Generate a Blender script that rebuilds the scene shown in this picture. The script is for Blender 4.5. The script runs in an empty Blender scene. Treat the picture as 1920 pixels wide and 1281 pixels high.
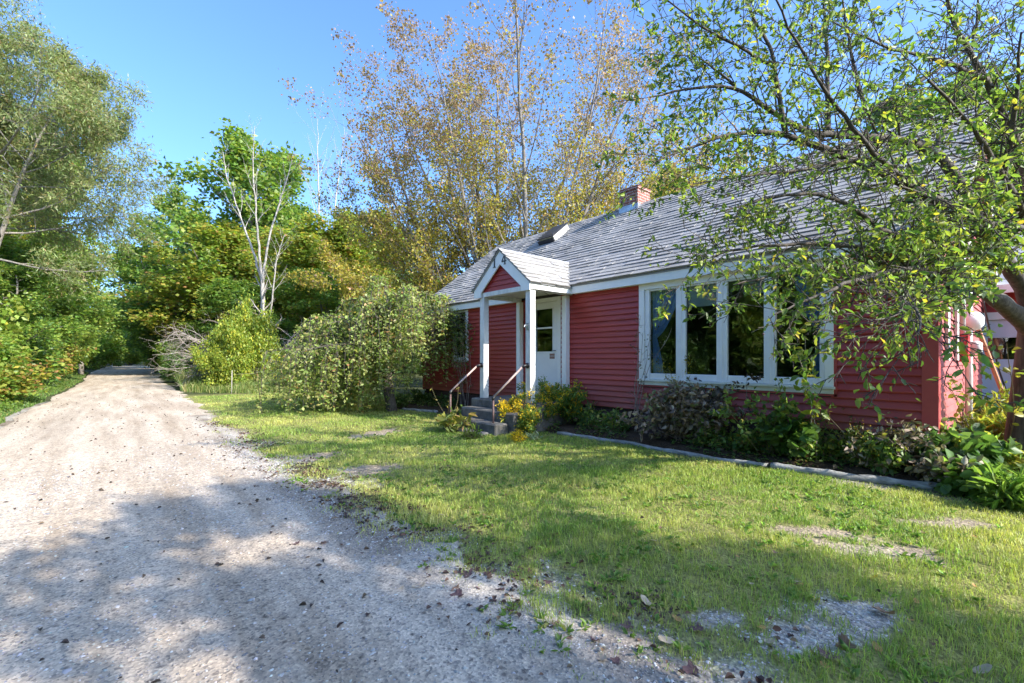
import bpy, bmesh, math, random
import numpy as np
from mathutils import Vector, Matrix

SC = bpy.context.scene
COL = SC.collection
R = math.radians
RNG = np.random.default_rng(7)
random.seed(7)

# ------------------------------------------------------------------ camera
F = 853.0            # focal length in photo pixels (1920 wide)
HOR = 672.0          # horizon row
CAMZ = 1.45
TH = math.atan(735.0 / F)
FW = np.array([math.sin(TH), math.cos(TH), 0.0])
RT = np.array([math.cos(TH), -math.sin(TH), 0.0])
CAMP = np.array([0.0, 0.0, CAMZ])

def P(px, py, d):
    """point seen at photo pixel (px,py) at view depth d (used once, to survey positions)"""
    return CAMP + FW * d + RT * ((px - 960) / F * d) + np.array([0, 0, (HOR - py) / F * d])

def G(px, py, z=0.0):
    d = F * (CAMZ - z) / (py - HOR)
    p = P(px, py, d); return np.array([p[0], p[1], z])

def at(px, d, z=0.0):
    p = P(px, HOR, d); return np.array([p[0], p[1], z])

cam_d = bpy.data.cameras.new("camera")
cam = bpy.data.objects.new("camera", cam_d); COL.objects.link(cam)
cam.location = CAMP; cam.rotation_euler = (R(90), 0, -TH)
cam_d.sensor_width = 36; cam_d.lens = F / 1920 * 36
cam_d.shift_y = (HOR - 640.5) / 1920
cam_d.clip_end = 3000; cam_d.clip_start = 0.05
SC.camera = cam

# ------------------------------------------------------------------ light
ELEV, PSI = R(33), R(18.5)
sd = Vector((math.sin(PSI) * math.cos(ELEV), -math.cos(PSI) * math.cos(ELEV), math.sin(ELEV)))
sun_d = bpy.data.lights.new("sun", 'SUN'); sun = bpy.data.objects.new("sun", sun_d); COL.objects.link(sun)
sun_d.energy = 2.1; sun_d.angle = R(0.5); sun_d.color = (1.0, 0.925, 0.81)
sun.rotation_euler = sd.to_track_quat('Z', 'Y').to_euler()
sun.location = (0, 0, 50)
W = bpy.data.worlds.new("World"); SC.world = W; W.use_nodes = True
nt = W.node_tree
sky = nt.nodes.new('ShaderNodeTexSky'); sky.sky_type = 'NISHITA'; sky.sun_disc = False
sky.sun_elevation = ELEV; sky.sun_rotation = math.atan2(sd.x, sd.y)
sky.air_density = 1.0; sky.dust_density = 3.0; sky.ozone_density = 5.0
bg = nt.nodes['Background']; bg.inputs['Strength'].default_value = 0.15
tint = nt.nodes.new('ShaderNodeMix'); tint.data_type = 'RGBA'; tint.blend_type = 'MULTIPLY'; tint.inputs['Factor'].default_value = 1.0
tint.inputs['B'].default_value = (0.45, 0.555, 0.68, 1)
nt.links.new(sky.outputs['Color'], tint.inputs['A']); nt.links.new(tint.outputs['Result'], bg.inputs['Color'])
SC.view_settings.view_transform = 'Standard'; SC.view_settings.look = 'None'
SC.view_settings.exposure = 2.3; SC.view_settings.gamma = 1.0
SC.render.engine = 'CYCLES'
SC.cycles.max_bounces = 6; SC.cycles.diffuse_bounces = 4; SC.cycles.glossy_bounces = 3
SC.cycles.transmission_bounces = 4; SC.cycles.transparent_max_bounces = 8

# ------------------------------------------------------------------ object helpers
def link(o, parent=None):
    COL.objects.link(o)
    if parent is not None: o.parent = parent
    return o

def tag(o, label=None, cat=None, group=None, kind=None):
    if label: o['label'] = label
    if cat: o['category'] = cat
    if group: o['group'] = group
    if kind: o['kind'] = kind
    return o

def thing(name, label, cat, loc=(0, 0, 0), rz=0.0, group=None):
    o = bpy.data.objects.new(name, None); o.empty_display_size = 0.2
    link(o); o.location = [float(v) for v in loc]; o.rotation_euler = (0, 0, rz)
    return tag(o, label, cat, group)

def dup(root, loc, rz=0.0, scale=(1, 1, 1), label=None, group=None):
    r = root.copy(); link(r); r.location = [float(v) for v in loc]; r.rotation_euler = (0, 0, rz); r.scale = scale
    if label: r['label'] = label
    if group: r['group'] = group
    for ch in list(root.children):
        c = ch.copy(); link(c, r)
        for g in list(ch.children):
            e = g.copy(); link(e, c)
    return r

def np_mesh(name, V, F4=None, F3=None, cols=None, smooth=False):
    me = bpy.data.meshes.new(name)
    V = np.asarray(V, dtype=np.float32).reshape(-1, 3)
    me.vertices.add(len(V)); me.vertices.foreach_set('co', V.ravel())
    n4 = 0 if F4 is None else len(F4); n3 = 0 if F3 is None else len(F3)
    loops = []
    if n4: loops.append(np.asarray(F4, dtype=np.int32).ravel())
    if n3: loops.append(np.asarray(F3, dtype=np.int32).ravel())
    L = np.concatenate(loops)
    me.loops.add(len(L)); me.loops.foreach_set('vertex_index', L)
    me.polygons.add(n4 + n3)
    st = np.concatenate([np.arange(n4) * 4, n4 * 4 + np.arange(n3) * 3]).astype(np.int32)
    me.polygons.foreach_set('loop_start', st)
    if smooth: me.polygons.foreach_set('use_smooth', np.ones(n4 + n3, dtype=bool))
    me.update(calc_edges=True)
    if cols is not None:
        at_ = me.color_attributes.new('Col', 'FLOAT_COLOR', 'POINT')
        c = np.ones((len(V), 4), dtype=np.float32); c[:, :3] = cols
        at_.data.foreach_set('color', c.ravel())
    return me

def obj(name, me, mat, parent=None):
    me.materials.clear(); me.materials.append(mat)
    return link(bpy.data.objects.new(name, me), parent)

class MB:
    """collects boxes, prisms and tubes and links them as ONE mesh"""
    def __init__(s): s.v = []; s.f = []; s.c = []
    def add(s, V, Fs, col=(1, 1, 1)):
        o = len(s.v); s.v += [tuple(map(float, q)) for q in V]; s.f += [tuple(i + o for i in f) for f in Fs]
        s.c += [col] * len(V)
    def box(s, x0, x1, y0, y1, z0, z1, col=(1, 1, 1)):
        V = [(x0, y0, z0), (x1, y0, z0), (x1, y1, z0), (x0, y1, z0), (x0, y0, z1), (x1, y0, z1), (x1, y1, z1), (x0, y1, z1)]
        s.add(V, [(0, 3, 2, 1), (4, 5, 6, 7), (0, 1, 5, 4), (1, 2, 6, 5), (2, 3, 7, 6), (3, 0, 4, 7)], col)
    def hexa(s, V, col=(1, 1, 1)):
        s.add(V, [(0, 3, 2, 1), (4, 5, 6, 7), (0, 1, 5, 4), (1, 2, 6, 5), (2, 3, 7, 6), (3, 0, 4, 7)], col)
    def prism(s, poly, off, col=(1, 1, 1)):
        n = len(poly); a = [np.array(q, float) for q in poly]; b = [q + np.array(off, float) for q in a]
        s.add(a + b, [tuple(range(n))[::-1], tuple(range(n, 2 * n))] + [(i, (i + 1) % n, n + (i + 1) % n, n + i) for i in range(n)], col)
    def tube(s, pts, rad, n=10, col=(1, 1, 1), cap=True):
        V, Q = tube_arrays(np.array(pts, float), np.array(rad if hasattr(rad, '__len__') else [rad] * len(pts), float), n)
        fs = [tuple(q) for q in Q]
        if cap:
            fs.append(tuple(range(n))[::-1]); k = len(V) - n; fs.append(tuple(range(k, k + n)))
        s.add(V, fs, col)
    def lathe(s, c, prof, n=20, col=(1, 1, 1)):
        V = []; Fs = []
        for r, z in prof:
            for i in range(n):
                t = 2 * math.pi * i / n; V.append((c[0] + r * math.cos(t), c[1] + r * math.sin(t), c[2] + z))
        for k in range(len(prof) - 1):
            for i in range(n):
                Fs.append((k * n + i, k * n + (i + 1) % n, (k + 1) * n + (i + 1) % n, (k + 1) * n + i))
        Fs.append(tuple(range(n))[::-1]); k = (len(prof) - 1) * n; Fs.append(tuple(range(k, k + n)))
        s.add(V, Fs, col)
    def build(s, name, mat, parent=None, bevel=0.0, smooth=False, cols=False):
        me = bpy.data.meshes.new(name); me.from_pydata(s.v, [], s.f); me.update()
        bm = bmesh.new(); bm.from_mesh(me); bmesh.ops.recalc_face_normals(bm, faces=bm.faces)
        if bevel > 0:
            bmesh.ops.bevel(bm, geom=[e for e in bm.edges if len(e.link_faces) == 2 and e.calc_face_angle(0) > 0.5],
                            offset=bevel, segments=1, affect='EDGES')
        bm.to_mesh(me); bm.free()
        if cols and bevel == 0:
            a = me.color_attributes.new('Col', 'FLOAT_COLOR', 'POINT')
            c = np.ones((len(me.vertices), 4), np.float32); c[:, :3] = np.array(s.c, np.float32)
            a.data.foreach_set('color', c.ravel())
        if smooth:
            for p in me.polygons: p.use_smooth = True
        return obj(name, me, mat, parent)

def tube_arrays(pts, rad, n):
    m = len(pts)
    T = np.gradient(pts, axis=0); T /= (np.linalg.norm(T, axis=1, keepdims=True) + 1e-9)
    ref = np.array([0.0, 0, 1.0]) if abs(T[:, 2]).mean() < 0.8 else np.array([1.0, 0, 0])
    A = np.cross(T, ref); A /= (np.linalg.norm(A, axis=1, keepdims=True) + 1e-9)
    B = np.cross(T, A)
    th = np.linspace(0, 2 * np.pi, n, endpoint=False)
    V = pts[:, None, :] + rad[:, None, None] * (np.cos(th)[None, :, None] * A[:, None, :] + np.sin(th)[None, :, None] * B[:, None, :])
    i = np.arange(m - 1)[:, None] * n; j = np.arange(n)[None, :]; k = (j + 1) % n
    Q = np.stack([i + j, i + k, i + n + k, i + n + j], -1).reshape(-1, 4)
    return V.reshape(-1, 3), Q

# value noise ---------------------------------------------------------------
_H = np.random.default_rng(99).random((256, 256))
def vnoise(x, y):
    x = np.asarray(x, float); y = np.asarray(y, float)
    xi = np.floor(x).astype(int); yi = np.floor(y).astype(int); fx = x - xi; fy = y - yi
    fx = fx * fx * (3 - 2 * fx); fy = fy * fy * (3 - 2 * fy)
    h = lambda a, b: _H[a & 255, b & 255]
    return (h(xi, yi) * (1 - fx) + h(xi + 1, yi) * fx) * (1 - fy) + (h(xi, yi + 1) * (1 - fx) + h(xi + 1, yi + 1) * fx) * fy
def fbm(x, y, o=4):
    s = 0; a = 0.5; t = 0
    for i in range(o):
        s = s + a * vnoise(np.asarray(x) * 2 ** i + 17 * i, np.asarray(y) * 2 ** i + 5 * i); t += a; a *= 0.5
    return s / t
def sstep(a, b, x):
    t = np.clip((x - a) / (b - a), 0, 1); return t * t * (3 - 2 * t)

# ------------------------------------------------------------------ materials
def new_mat(name):
    m = bpy.data.materials.new(name); m.use_nodes = True
    t = m.node_tree; b = t.nodes['Principled BSDF']
    return m, t, b
def N(t, k, **kw):
    n = t.nodes.new(k)
    for a, v in kw.items(): setattr(n, a, v)
    return n
def noise(t, scale, detail=4, rough=0.6, coord='Object', stretch=None):
    tc = N(t, 'ShaderNodeTexCoord'); nz = N(t, 'ShaderNodeTexNoise')
    nz.inputs['Scale'].default_value = scale; nz.inputs['Detail'].default_value = detail; nz.inputs['Roughness'].default_value = rough
    if stretch:
        mp = N(t, 'ShaderNodeMapping'); mp.inputs['Scale'].default_value = stretch
        t.links.new(tc.outputs[coord], mp.inputs['Vector']); t.links.new(mp.outputs['Vector'], nz.inputs['Vector'])
    else: t.links.new(tc.outputs[coord], nz.inputs['Vector'])
    return nz.outputs['Fac']
def ramp(t, fac, stops):
    r = N(t, 'ShaderNodeValToRGB'); e = r.color_ramp.elements
    e[0].position, e[0].color = stops[0][0], (*stops[0][1], 1); e[1].position, e[1].color = stops[-1][0], (*stops[-1][1], 1)
    for p, c in stops[1:-1]:
        q = e.new(p); q.color = (*c, 1)
    t.links.new(fac, r.inputs['Fac']); return r.outputs['Color']
def mixc(t, a, b, fac, mode='MIX'):
    m = N(t, 'ShaderNodeMix', data_type='RGBA', blend_type=mode)
    for s, v in ((m.inputs['Factor'], fac), (m.inputs['A'], a), (m.inputs['B'], b)):
        if hasattr(v, 'is_output'): t.links.new(v, s)
        elif isinstance(v, (int, float)): s.default_value = v
        else: s.default_value = (*v, 1)
    return m.outputs['Result']
def bump(t, b, h, strength=0.4, dist=0.01):
    n = N(t, 'ShaderNodeBump'); n.inputs['Strength'].default_value = strength; n.inputs['Distance'].default_value = dist
    t.links.new(h, n.inputs['Height']); t.links.new(n.outputs['Normal'], b.inputs['Normal']); return n

def paint(name, c1, c2, scale=3.0, rough=0.5, bs=0.1, stretch=None, fine=40):
    m, t, b = new_mat(name)
    f = noise(t, scale, 5, 0.65, stretch=stretch)
    c = ramp(t, f, [(0.3, c1), (0.72, c2)])
    t.links.new(c, b.inputs['Base Color']); b.inputs['Roughness'].default_value = rough
    bump(t, b, noise(t, fine, 4), bs, 0.01)
    return m
M = {}
M['siding'] = paint('red_siding', (0.34, 0.037, 0.030), (0.42, 0.050, 0.041), 1.6, 0.45, 0.06, (1, 0.35, 2.5))
_t = M['siding'].node_tree; _b = _t.nodes['Principled BSDF']; _c = _b.inputs['Base Color'].links[0].from_socket
_tc = N(_t, 'ShaderNodeTexCoord'); _sx = N(_t, 'ShaderNodeSeparateXYZ'); _t.links.new(_tc.outputs['Object'], _sx.inputs[0])
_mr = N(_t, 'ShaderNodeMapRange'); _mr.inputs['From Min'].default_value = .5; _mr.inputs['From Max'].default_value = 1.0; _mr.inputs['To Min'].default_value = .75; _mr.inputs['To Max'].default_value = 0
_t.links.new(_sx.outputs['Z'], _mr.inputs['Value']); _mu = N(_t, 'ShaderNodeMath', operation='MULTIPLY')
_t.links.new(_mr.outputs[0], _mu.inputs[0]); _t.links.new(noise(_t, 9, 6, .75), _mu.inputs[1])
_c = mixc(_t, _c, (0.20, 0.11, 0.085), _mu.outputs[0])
_c = mixc(_t, _c, ramp(_t, noise(_t, 1.0, 3, .6, stretch=(1, .12, 9.8)), [(.3, (.84, .82, .82)), (.7, (1.08, 1.1, 1.1))]), 1.0, 'MULTIPLY')
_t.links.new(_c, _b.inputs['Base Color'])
M['red_trim'] = paint('red_trim', (0.36, 0.055, 0.055), (0.44, 0.066, 0.064), 3, 0.5, 0.06)
M['sunlit_pink_siding'] = paint('sunlit_red_siding', (0.32, 0.075, 0.072), (0.42, 0.12, 0.11), 2.2, 0.6, 0.1, (1, 1, 3))  # pinker copy of the siding, the gable end's sunlight put into its colour
M['white'] = paint('white_trim', (0.80, 0.80, 0.77), (0.88, 0.88, 0.85), 5, 0.45, 0.12, (1, 1, 0.35))
M['white_worn'] = paint('worn_white_trim', (0.52, 0.52, 0.50), (0.80, 0.80, 0.77), 9, 0.55, 0.25, (1, 1, 0.3))
M['vinyl'] = paint('white_window_frame', (0.76, 0.76, 0.75), (0.84, 0.84, 0.83), 4, 0.35, 0.04)
M['cream'] = paint('cream_sill_trim', (0.66, 0.66, 0.56), (0.76, 0.76, 0.66), 4, 0.5, 0.1)
M['door'] = paint('white_door', (0.76, 0.76, 0.75), (0.83, 0.83, 0.82), 3, 0.35, 0.04)
M['black'] = paint('black_metal', (0.012, 0.012, 0.014), (0.03, 0.03, 0.033), 8, 0.4, 0.1)
M['rail'] = paint('weathered_rail', (0.30, 0.20, 0.17), (0.52, 0.42, 0.38), 14, 0.55, 0.3)
M['rail_dark'] = paint('dark_rail_post', (0.06, 0.035, 0.03), (0.16, 0.09, 0.08), 14, 0.6, 0.3)
M['red_box'] = paint('red_box', (0.45, 0.03, 0.03), (0.55, 0.05, 0.05), 6, 0.4, 0.1)
M['wood_plank'] = paint('orange_plank', (0.42, 0.17, 0.08), (0.62, 0.32, 0.18), 8, 0.7, 0.3, (1, 1, 0.2))
M['metal'] = paint('grey_metal', (0.25, 0.26, 0.27), (0.5, 0.5, 0.5), 9, 0.3, 0.1)
M['metal'].node_tree.nodes['Principled BSDF'].inputs['Metallic'].default_value = 0.8
M['dark_soffit'] = paint('porch_ceiling', (0.55, 0.52, 0.45), (0.66, 0.63, 0.55), 4, 0.6, 0.1)
M['garage_door'] = paint('pale_garage_door', (0.60, 0.62, 0.70), (0.68, 0.70, 0.77), 3, 0.45, 0.05)
M['curtain'] = paint('blue_curtain', (0.16, 0.34, 0.68), (0.28, 0.48, 0.80), 12, 0.8, 0.2)
M['blind'] = paint('pale_blind', (0.42, 0.48, 0.46), (0.5, 0.56, 0.54), 3, 0.8, 0.1)
M['interior'] = paint('dark_interior', (0.05, 0.045, 0.04), (0.08, 0.07, 0.06), 2, 0.9, 0.0)
M['plaque'] = paint('brown_plaque', (0.22, 0.11, 0.08), (0.36, 0.22, 0.17), 60, 0.6, 0.1)
M['foundation'] = paint('dark_foundation', (0.040, 0.022, 0.021), (0.10, 0.055, 0.05), 7, 0.9, 0.5)
M['log'] = paint('weathered_log', (0.11, 0.11, 0.10), (0.44, 0.44, 0.42), 9, 0.85, 0.5, (2.5, 0.6, 2.5))
M['pole'] = paint('weathered_pole', (0.30, 0.27, 0.23), (0.5, 0.46, 0.41), 6, 0.85, 0.4, (4, 4, 0.3))
M['bark'] = paint('grey_brown_bark', (0.035, 0.029, 0.024), (0.13, 0.11, 0.09), 9, 0.9, 0.9, (3, 3, 0.6), 30)
M['bark_pale'] = paint('pale_bark', (0.20, 0.18, 0.16), (0.46, 0.43, 0.39), 7, 0.85, 0.5, (3, 3, 0.6))
M['bark_maple'] = paint('maple_bark', (0.10, 0.085, 0.07), (0.30, 0.27, 0.235), 6, 0.9, 0.7, (3, 3, 0.5))
M['brush'] = paint('dead_twigs', (0.16, 0.125, 0.10), (0.42, 0.37, 0.32), 5, 0.9, 0.2)
M['stem'] = paint('green_stem', (0.08, 0.07, 0.03), (0.16, 0.13, 0.06), 12, 0.7, 0.1)

def concrete():
    m, t, b = new_mat('worn_concrete')
    c = ramp(t, noise(t, 5, 6, 0.7), [(0.25, (0.04, 0.038, 0.034)), (0.5, (0.12, 0.112, 0.10)), (0.8, (0.24, 0.225, 0.20))])
    t.links.new(c, b.inputs['Base Color']); b.inputs['Roughness'].default_value = 0.92
    bump(t, b, noise(t, 60, 5), 0.6, 0.01); return m
M['concrete'] = concrete()

def shingle():
    m, t, b = new_mat('grey_asphalt_shingles')
    a = N(t, 'ShaderNodeAttribute', attribute_name='Col')
    c = mixc(t, a.outputs['Color'], ramp(t, noise(t, 160, 3, 0.7), [(0.3, (0.62, 0.62, 0.62)), (0.7, (1.28, 1.28, 1.28))]), 1.0, 'MULTIPLY')
    c = mixc(t, c, ramp(t, noise(t, 0.8, 4, 0.6), [(0.3, (0.8, 0.8, 0.8)), (0.7, (1.1, 1.1, 1.1))]), 1.0, 'MULTIPLY')
    t.links.new(c, b.inputs['Base Color']); b.inputs['Roughness'].default_value = 0.9
    bump(t, b, noise(t, 200, 2), 0.4, 0.004); return m
M['shingle'] = shingle()

def brick():
    m, t, b = new_mat('chimney_brick')
    tc = N(t, 'ShaderNodeTexCoord'); mp = N(t, 'ShaderNodeMapping'); mp.inputs['Rotation'].default_value = (0, 0, 0)
    sx = N(t, 'ShaderNodeSeparateXYZ'); cx = N(t, 'ShaderNodeCombineXYZ'); ad = N(t, 'ShaderNodeMath', operation='ADD')
    t.links.new(tc.outputs['Object'], sx.inputs[0]); t.links.new(sx.outputs['X'], ad.inputs[0]); t.links.new(sx.outputs['Y'], ad.inputs[1])
    t.links.new(ad.outputs[0], cx.inputs['X']); t.links.new(sx.outputs['Z'], cx.inputs['Y'])
    bk = N(t, 'ShaderNodeTexBrick'); t.links.new(cx.outputs[0], bk.inputs['Vector'])
    bk.inputs['Color1'].default_value = (0.24, 0.085, 0.062, 1); bk.inputs['Color2'].default_value = (0.20, 0.07, 0.05, 1)
    bk.inputs['Mortar'].default_value = (0.42, 0.38, 0.34, 1); bk.inputs['Scale'].default_value = 1.0
    bk.inputs['Brick Width'].default_value = 0.21; bk.inputs['Row Height'].default_value = 0.075; bk.inputs['Mortar Size'].default_value = 0.006
    c = mixc(t, bk.outputs['Color'], ramp(t, noise(t, 12, 4), [(0.3, (0.7, 0.7, 0.7)), (0.7, (1.25, 1.2, 1.15))]), 1.0, 'MULTIPLY')
    t.links.new(c, b.inputs['Base Color']); b.inputs['Roughness'].default_value = 0.9
    bump(t, b, bk.outputs['Fac'], -0.5, 0.01); return m
M['brick'] = brick()

def glass():
    m, t, b = new_mat('window_glass'); t.nodes.remove(b)
    o = t.nodes['Material Output']
    tr = N(t, 'ShaderNodeBsdfTransparent'); tr.inputs['Color'].default_value = (0.86, 0.89, 0.88, 1)
    gl = N(t, 'ShaderNodeBsdfGlossy'); gl.inputs['Roughness'].default_value = 0.02; gl.inputs['Color'].default_value = (0.95, 0.97, 1, 1)
    fr = N(t, 'ShaderNodeFresnel'); fr.inputs['IOR'].default_value = 1.52
    mu = N(t, 'ShaderNodeMath', operation='MULTIPLY_ADD'); mu.inputs[1].default_value = 1.1; mu.inputs[2].default_value = 0.0
    tcg = N(t, 'ShaderNodeBump'); tcg.inputs['Strength'].default_value = 0.06; tcg.inputs['Distance'].default_value = 0.05
    t.links.new(noise(t, 2.2, 2), tcg.inputs['Height']); t.links.new(tcg.outputs[0], gl.inputs['Normal'])
    mx = N(t, 'ShaderNodeMixShader')
    t.links.new(fr.outputs[0], mu.inputs[0]); t.links.new(mu.outputs[0], mx.inputs[0])
    t.links.new(tr.outputs[0], mx.inputs[1]); t.links.new(gl.outputs[0], mx.inputs[2]); t.links.new(mx.outputs[0], o.inputs['Surface'])
    return m
M['glass'] = glass()

def foliage(name, trans=0.42, rough=0.45, gain=1.75):
    m, t, b = new_mat(name); o = t.nodes['Material Output']
    a = N(t, 'ShaderNodeAttribute', attribute_name='Col')
    t.links.new(a.outputs['Color'], b.inputs['Base Color']); b.inputs['Roughness'].default_value = rough
    b.inputs['Specular IOR Level'].default_value = 0.35
    tl = N(t, 'ShaderNodeBsdfTranslucent')
    g = mixc(t, a.outputs['Color'], (gain, gain * 1.05, gain * 0.55), 1.0, 'MULTIPLY')
    t.links.new(g, tl.inputs['Color'])
    mx = N(t, 'ShaderNodeMixShader'); mx.inputs[0].default_value = trans
    t.links.new(b.outputs[0], mx.inputs[1]); t.links.new(tl.outputs[0], mx.inputs[2]); t.links.new(mx.outputs[0], o.inputs['Surface'])
    return m
M['leaf'] = foliage('leaf_surface')
M['grass'] = foliage('grass_blade_surface', 0.35, 0.5, 1.5)
M['dry_leaf'] = foliage('dry_leaf_surface', 0.18, 0.7, 1.2)

def ground_mat():
    m, t, b = new_mat('yard_soil')
    a = N(t, 'ShaderNodeAttribute', attribute_name='Col')
    v = N(t, 'ShaderNodeTexVoronoi'); v.inputs['Scale'].default_value = 55
    tc = N(t, 'ShaderNodeTexCoord'); t.links.new(tc.outputs['Object'], v.inputs['Vector'])
    c = mixc(t, a.outputs['Color'], ramp(t, noise(t, 30, 5, 0.75), [(0.28, (0.5, 0.48, 0.45)), (0.72, (1.45, 1.45, 1.4))]), 1.0, 'MULTIPLY')
    hs = N(t, 'ShaderNodeSeparateColor'); t.links.new(v.outputs['Color'], hs.inputs[0])
    c = mixc(t, c, ramp(t, hs.outputs[0], [(0.0, (0.62, 0.62, 0.65)), (1.0, (1.35, 1.33, 1.28))]), 1.0, 'MULTIPLY')
    t.links.new(c, b.inputs['Base Color']); b.inputs['Roughness'].default_value = 0.95
    b.inputs['Specular IOR Level'].default_value = 0.2
    n1 = bump(t, b, v.outputs['Distance'], 0.5, 0.012)
    n2 = N(t, 'ShaderNodeBump'); n2.inputs['Strength'].default_value = 0.5; n2.inputs['Distance'].default_value = 0.02
    t.links.new(noise(t, 14, 6, 0.7), n2.inputs['Height']); t.links.new(n2.outputs[0], n1.inputs['Normal'])
    return m
M['ground'] = ground_mat()

def road_mat():
    m, t, b = new_mat('packed_gravel')
    tc = N(t, 'ShaderNodeTexCoord')
    v = N(t, 'ShaderNodeTexVoronoi'); v.inputs['Scale'].default_value = 75; t.links.new(tc.outputs['Object'], v.inputs['Vector'])
    hs = N(t, 'ShaderNodeSeparateColor'); t.links.new(v.outputs['Color'], hs.inputs[0])
    a = N(t, 'ShaderNodeAttribute', attribute_name='Col')
    c = mixc(t, a.outputs['Color'], ramp(t, hs.outputs[0], [(0.0, (0.52, 0.53, 0.56)), (0.3, (.92, .92, .92)), (0.6, (1.02, 1.0, 0.98)), (1.0, (1.35, 1.32, 1.27))]), 1.0, 'MULTIPLY')
    v2 = N(t, 'ShaderNodeTexVoronoi'); v2.inputs['Scale'].default_value = 22; t.links.new(tc.outputs['Object'], v2.inputs['Vector'])
    hs2 = N(t, 'ShaderNodeSeparateColor'); t.links.new(v2.outputs['Color'], hs2.inputs[0])
    pit = ramp(t, hs2.outputs[1], [(0.80, (1, 1, 1)), (0.90, (0.50, 0.49, 0.50))])
    c = mixc(t, c, pit, ramp(t, v2.outputs['Distance'], [(0.18, (1, 1, 1)), (0.42, (0, 0, 0))]), 'MULTIPLY')
    c = mixc(t, c, ramp(t, noise(t, 9, 6, 0.75), [(0.28, (0.74, 0.73, 0.72)), (0.7, (1.16, 1.15, 1.13))]), 1.0, 'MULTIPLY')
    c = mixc(t, c, ramp(t, noise(t, 1.3, 4, 0.6, stretch=(2.2, 0.22, 1)), [(0.3, (0.70, 0.65, 0.59)), (0.6, (1.1, 1.09, 1.08))]), 1.0, 'MULTIPLY')
    t.links.new(c, b.inputs['Base Color']); b.inputs['Roughness'].default_value = 0.93; b.inputs['Specular IOR Level'].default_value = 0.25
    n1 = bump(t, b, v.outputs['Distance'], 0.42, 0.008)
    n2 = N(t, 'ShaderNodeBump'); n2.inputs['Strength'].default_value = 0.4; n2.inputs['Distance'].default_value = 0.03
    t.links.new(noise(t, 7, 7, 0.7), n2.inputs['Height']); t.links.new(n2.outputs[0], n1.inputs['Normal'])
    return m
M['road'] = road_mat()
def stone_mat():
    m, t, b = new_mat('pebble_stone')
    a = N(t, 'ShaderNodeAttribute', attribute_name='Col'); t.links.new(a.outputs['Color'], b.inputs['Base Color'])
    b.inputs['Roughness'].default_value = 0.85; return m
M['stone'] = stone_mat()
# ================================================================== GROUND
LOGPX = [(1046, 817), (1180, 834), (1300, 856), (1440, 879), (1600, 902), (1790, 925)]
LOGP = np.array([G(*q) for q in LOGPX])
LOGP2 = np.array([G(755, 768), G(819, 775)])

def log_x(y):
    ys = np.concatenate([[-9, -1.0], LOGP[::-1, 1], [LOGP2[1, 1], LOGP2[0, 1], 14.0]])
    xs = np.concatenate([[12, 7.6], LOGP[::-1, 0], [LOGP2[1, 0], LOGP2[0, 0], 6.2]])
    return np.interp(y, ys, xs)
def road_r(y):
    return np.interp(y, [-30, -3, 0.3, 1.2, 2.5, 4.4, 7.4, 12, 21, 36, 45, 62, 100, 200], [1.9, 2.0, 2.0, 1.85, 1.62, 1.5, 1.5, 1.55, 1.73, 1.8, 2.1, 5.0, 9, 30]) \
        + (fbm(np.asarray(y) * 0.9, 3.3) - 0.5) * 0.5
def road_l(y):
    return np.interp(y, [-30, 20, 40, 62, 100, 200], [-2.1, -1.9, -1.75, -2.3, -2.0, 10]) + (fbm(np.asarray(y) * 0.6, 9.3) - 0.5) * 0.4
PATCH = []   # bare gravel / dirt patches in the lawn: centre, radii, rotation, kind
for px, py, rx, ry, rot, k in [(1610, 1150, .34, .17, -.75, 'g'), (1490, 1195, .26, .13, -.75, 'g'), (1655, 1030, .42, .15, -.95, 'd'), (1560, 1000, .34, .12, -.95, 'd'),
                               (590, 857, .35, .28, .2, 'd'), (680, 882, .4, .25, .2, 'd'), (700, 812, .55, .3, .3, 'd'), (1345, 1165, .2, .09, -.7, 'g'), (1780, 985, .35, .12, -.9, 'd')]:
    g = G(px, py); PATCH.append((g[0], g[1], rx, ry, rot, k))
def patch_w(x, y):
    w = np.zeros(np.shape(x)); wg = np.zeros(np.shape(x))
    for cx, cy, rx, ry, rot, k in PATCH:
        dx, dy = x - cx, y - cy; c, s = math.cos(rot), math.sin(rot)
        u = (dx * c + dy * s) / rx; v = (-dx * s + dy * c) / ry
        q = 1 - sstep(0.5, 1.25, np.sqrt(u * u + v * v) + (fbm(x * 5, y * 5) - 0.5) * 1.9 + (fbm(x * 22, y * 22) - .5) * .9)
        w = np.maximum(w, q)
        if k == 'g': wg = np.maximum(wg, q)
    return w, wg
def zones(x, y):
    """grass weight, bed weight, shoulder weight, patch weight, gravel patch weight"""
    n = fbm(x * 2.2, y * 2.2); n2 = fbm(x * 7 + 40, y * 7)
    er = road_r(y); d = x - er - 0.45 * np.interp(y, [0, 5, 9, 20], [0.6, 0.75, 0.6, 0.2])
    edge = sstep(-0.42, 0.34, d + (n - 0.5) * 1.0 + (n2 - 0.5) * 0.6)
    bed = sstep(-0.08, 0.1, x - log_x(y) + (n2 - 0.5) * 0.2) * (y < 13)
    pw, pg = patch_w(x, y)
    right_litter = sstep(0.55, 0.0, log_x(y) - x + (n - .5) * 0.5) * (y < 1.6) * 0.8
    g = edge * (1 - bed) * (1 - 0.97 * pw) * (1 - right_litter)
    sh = (1 - edge) * sstep(-0.6, 0.1, x - er)
    return g, bed, sh, pw, pg

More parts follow.
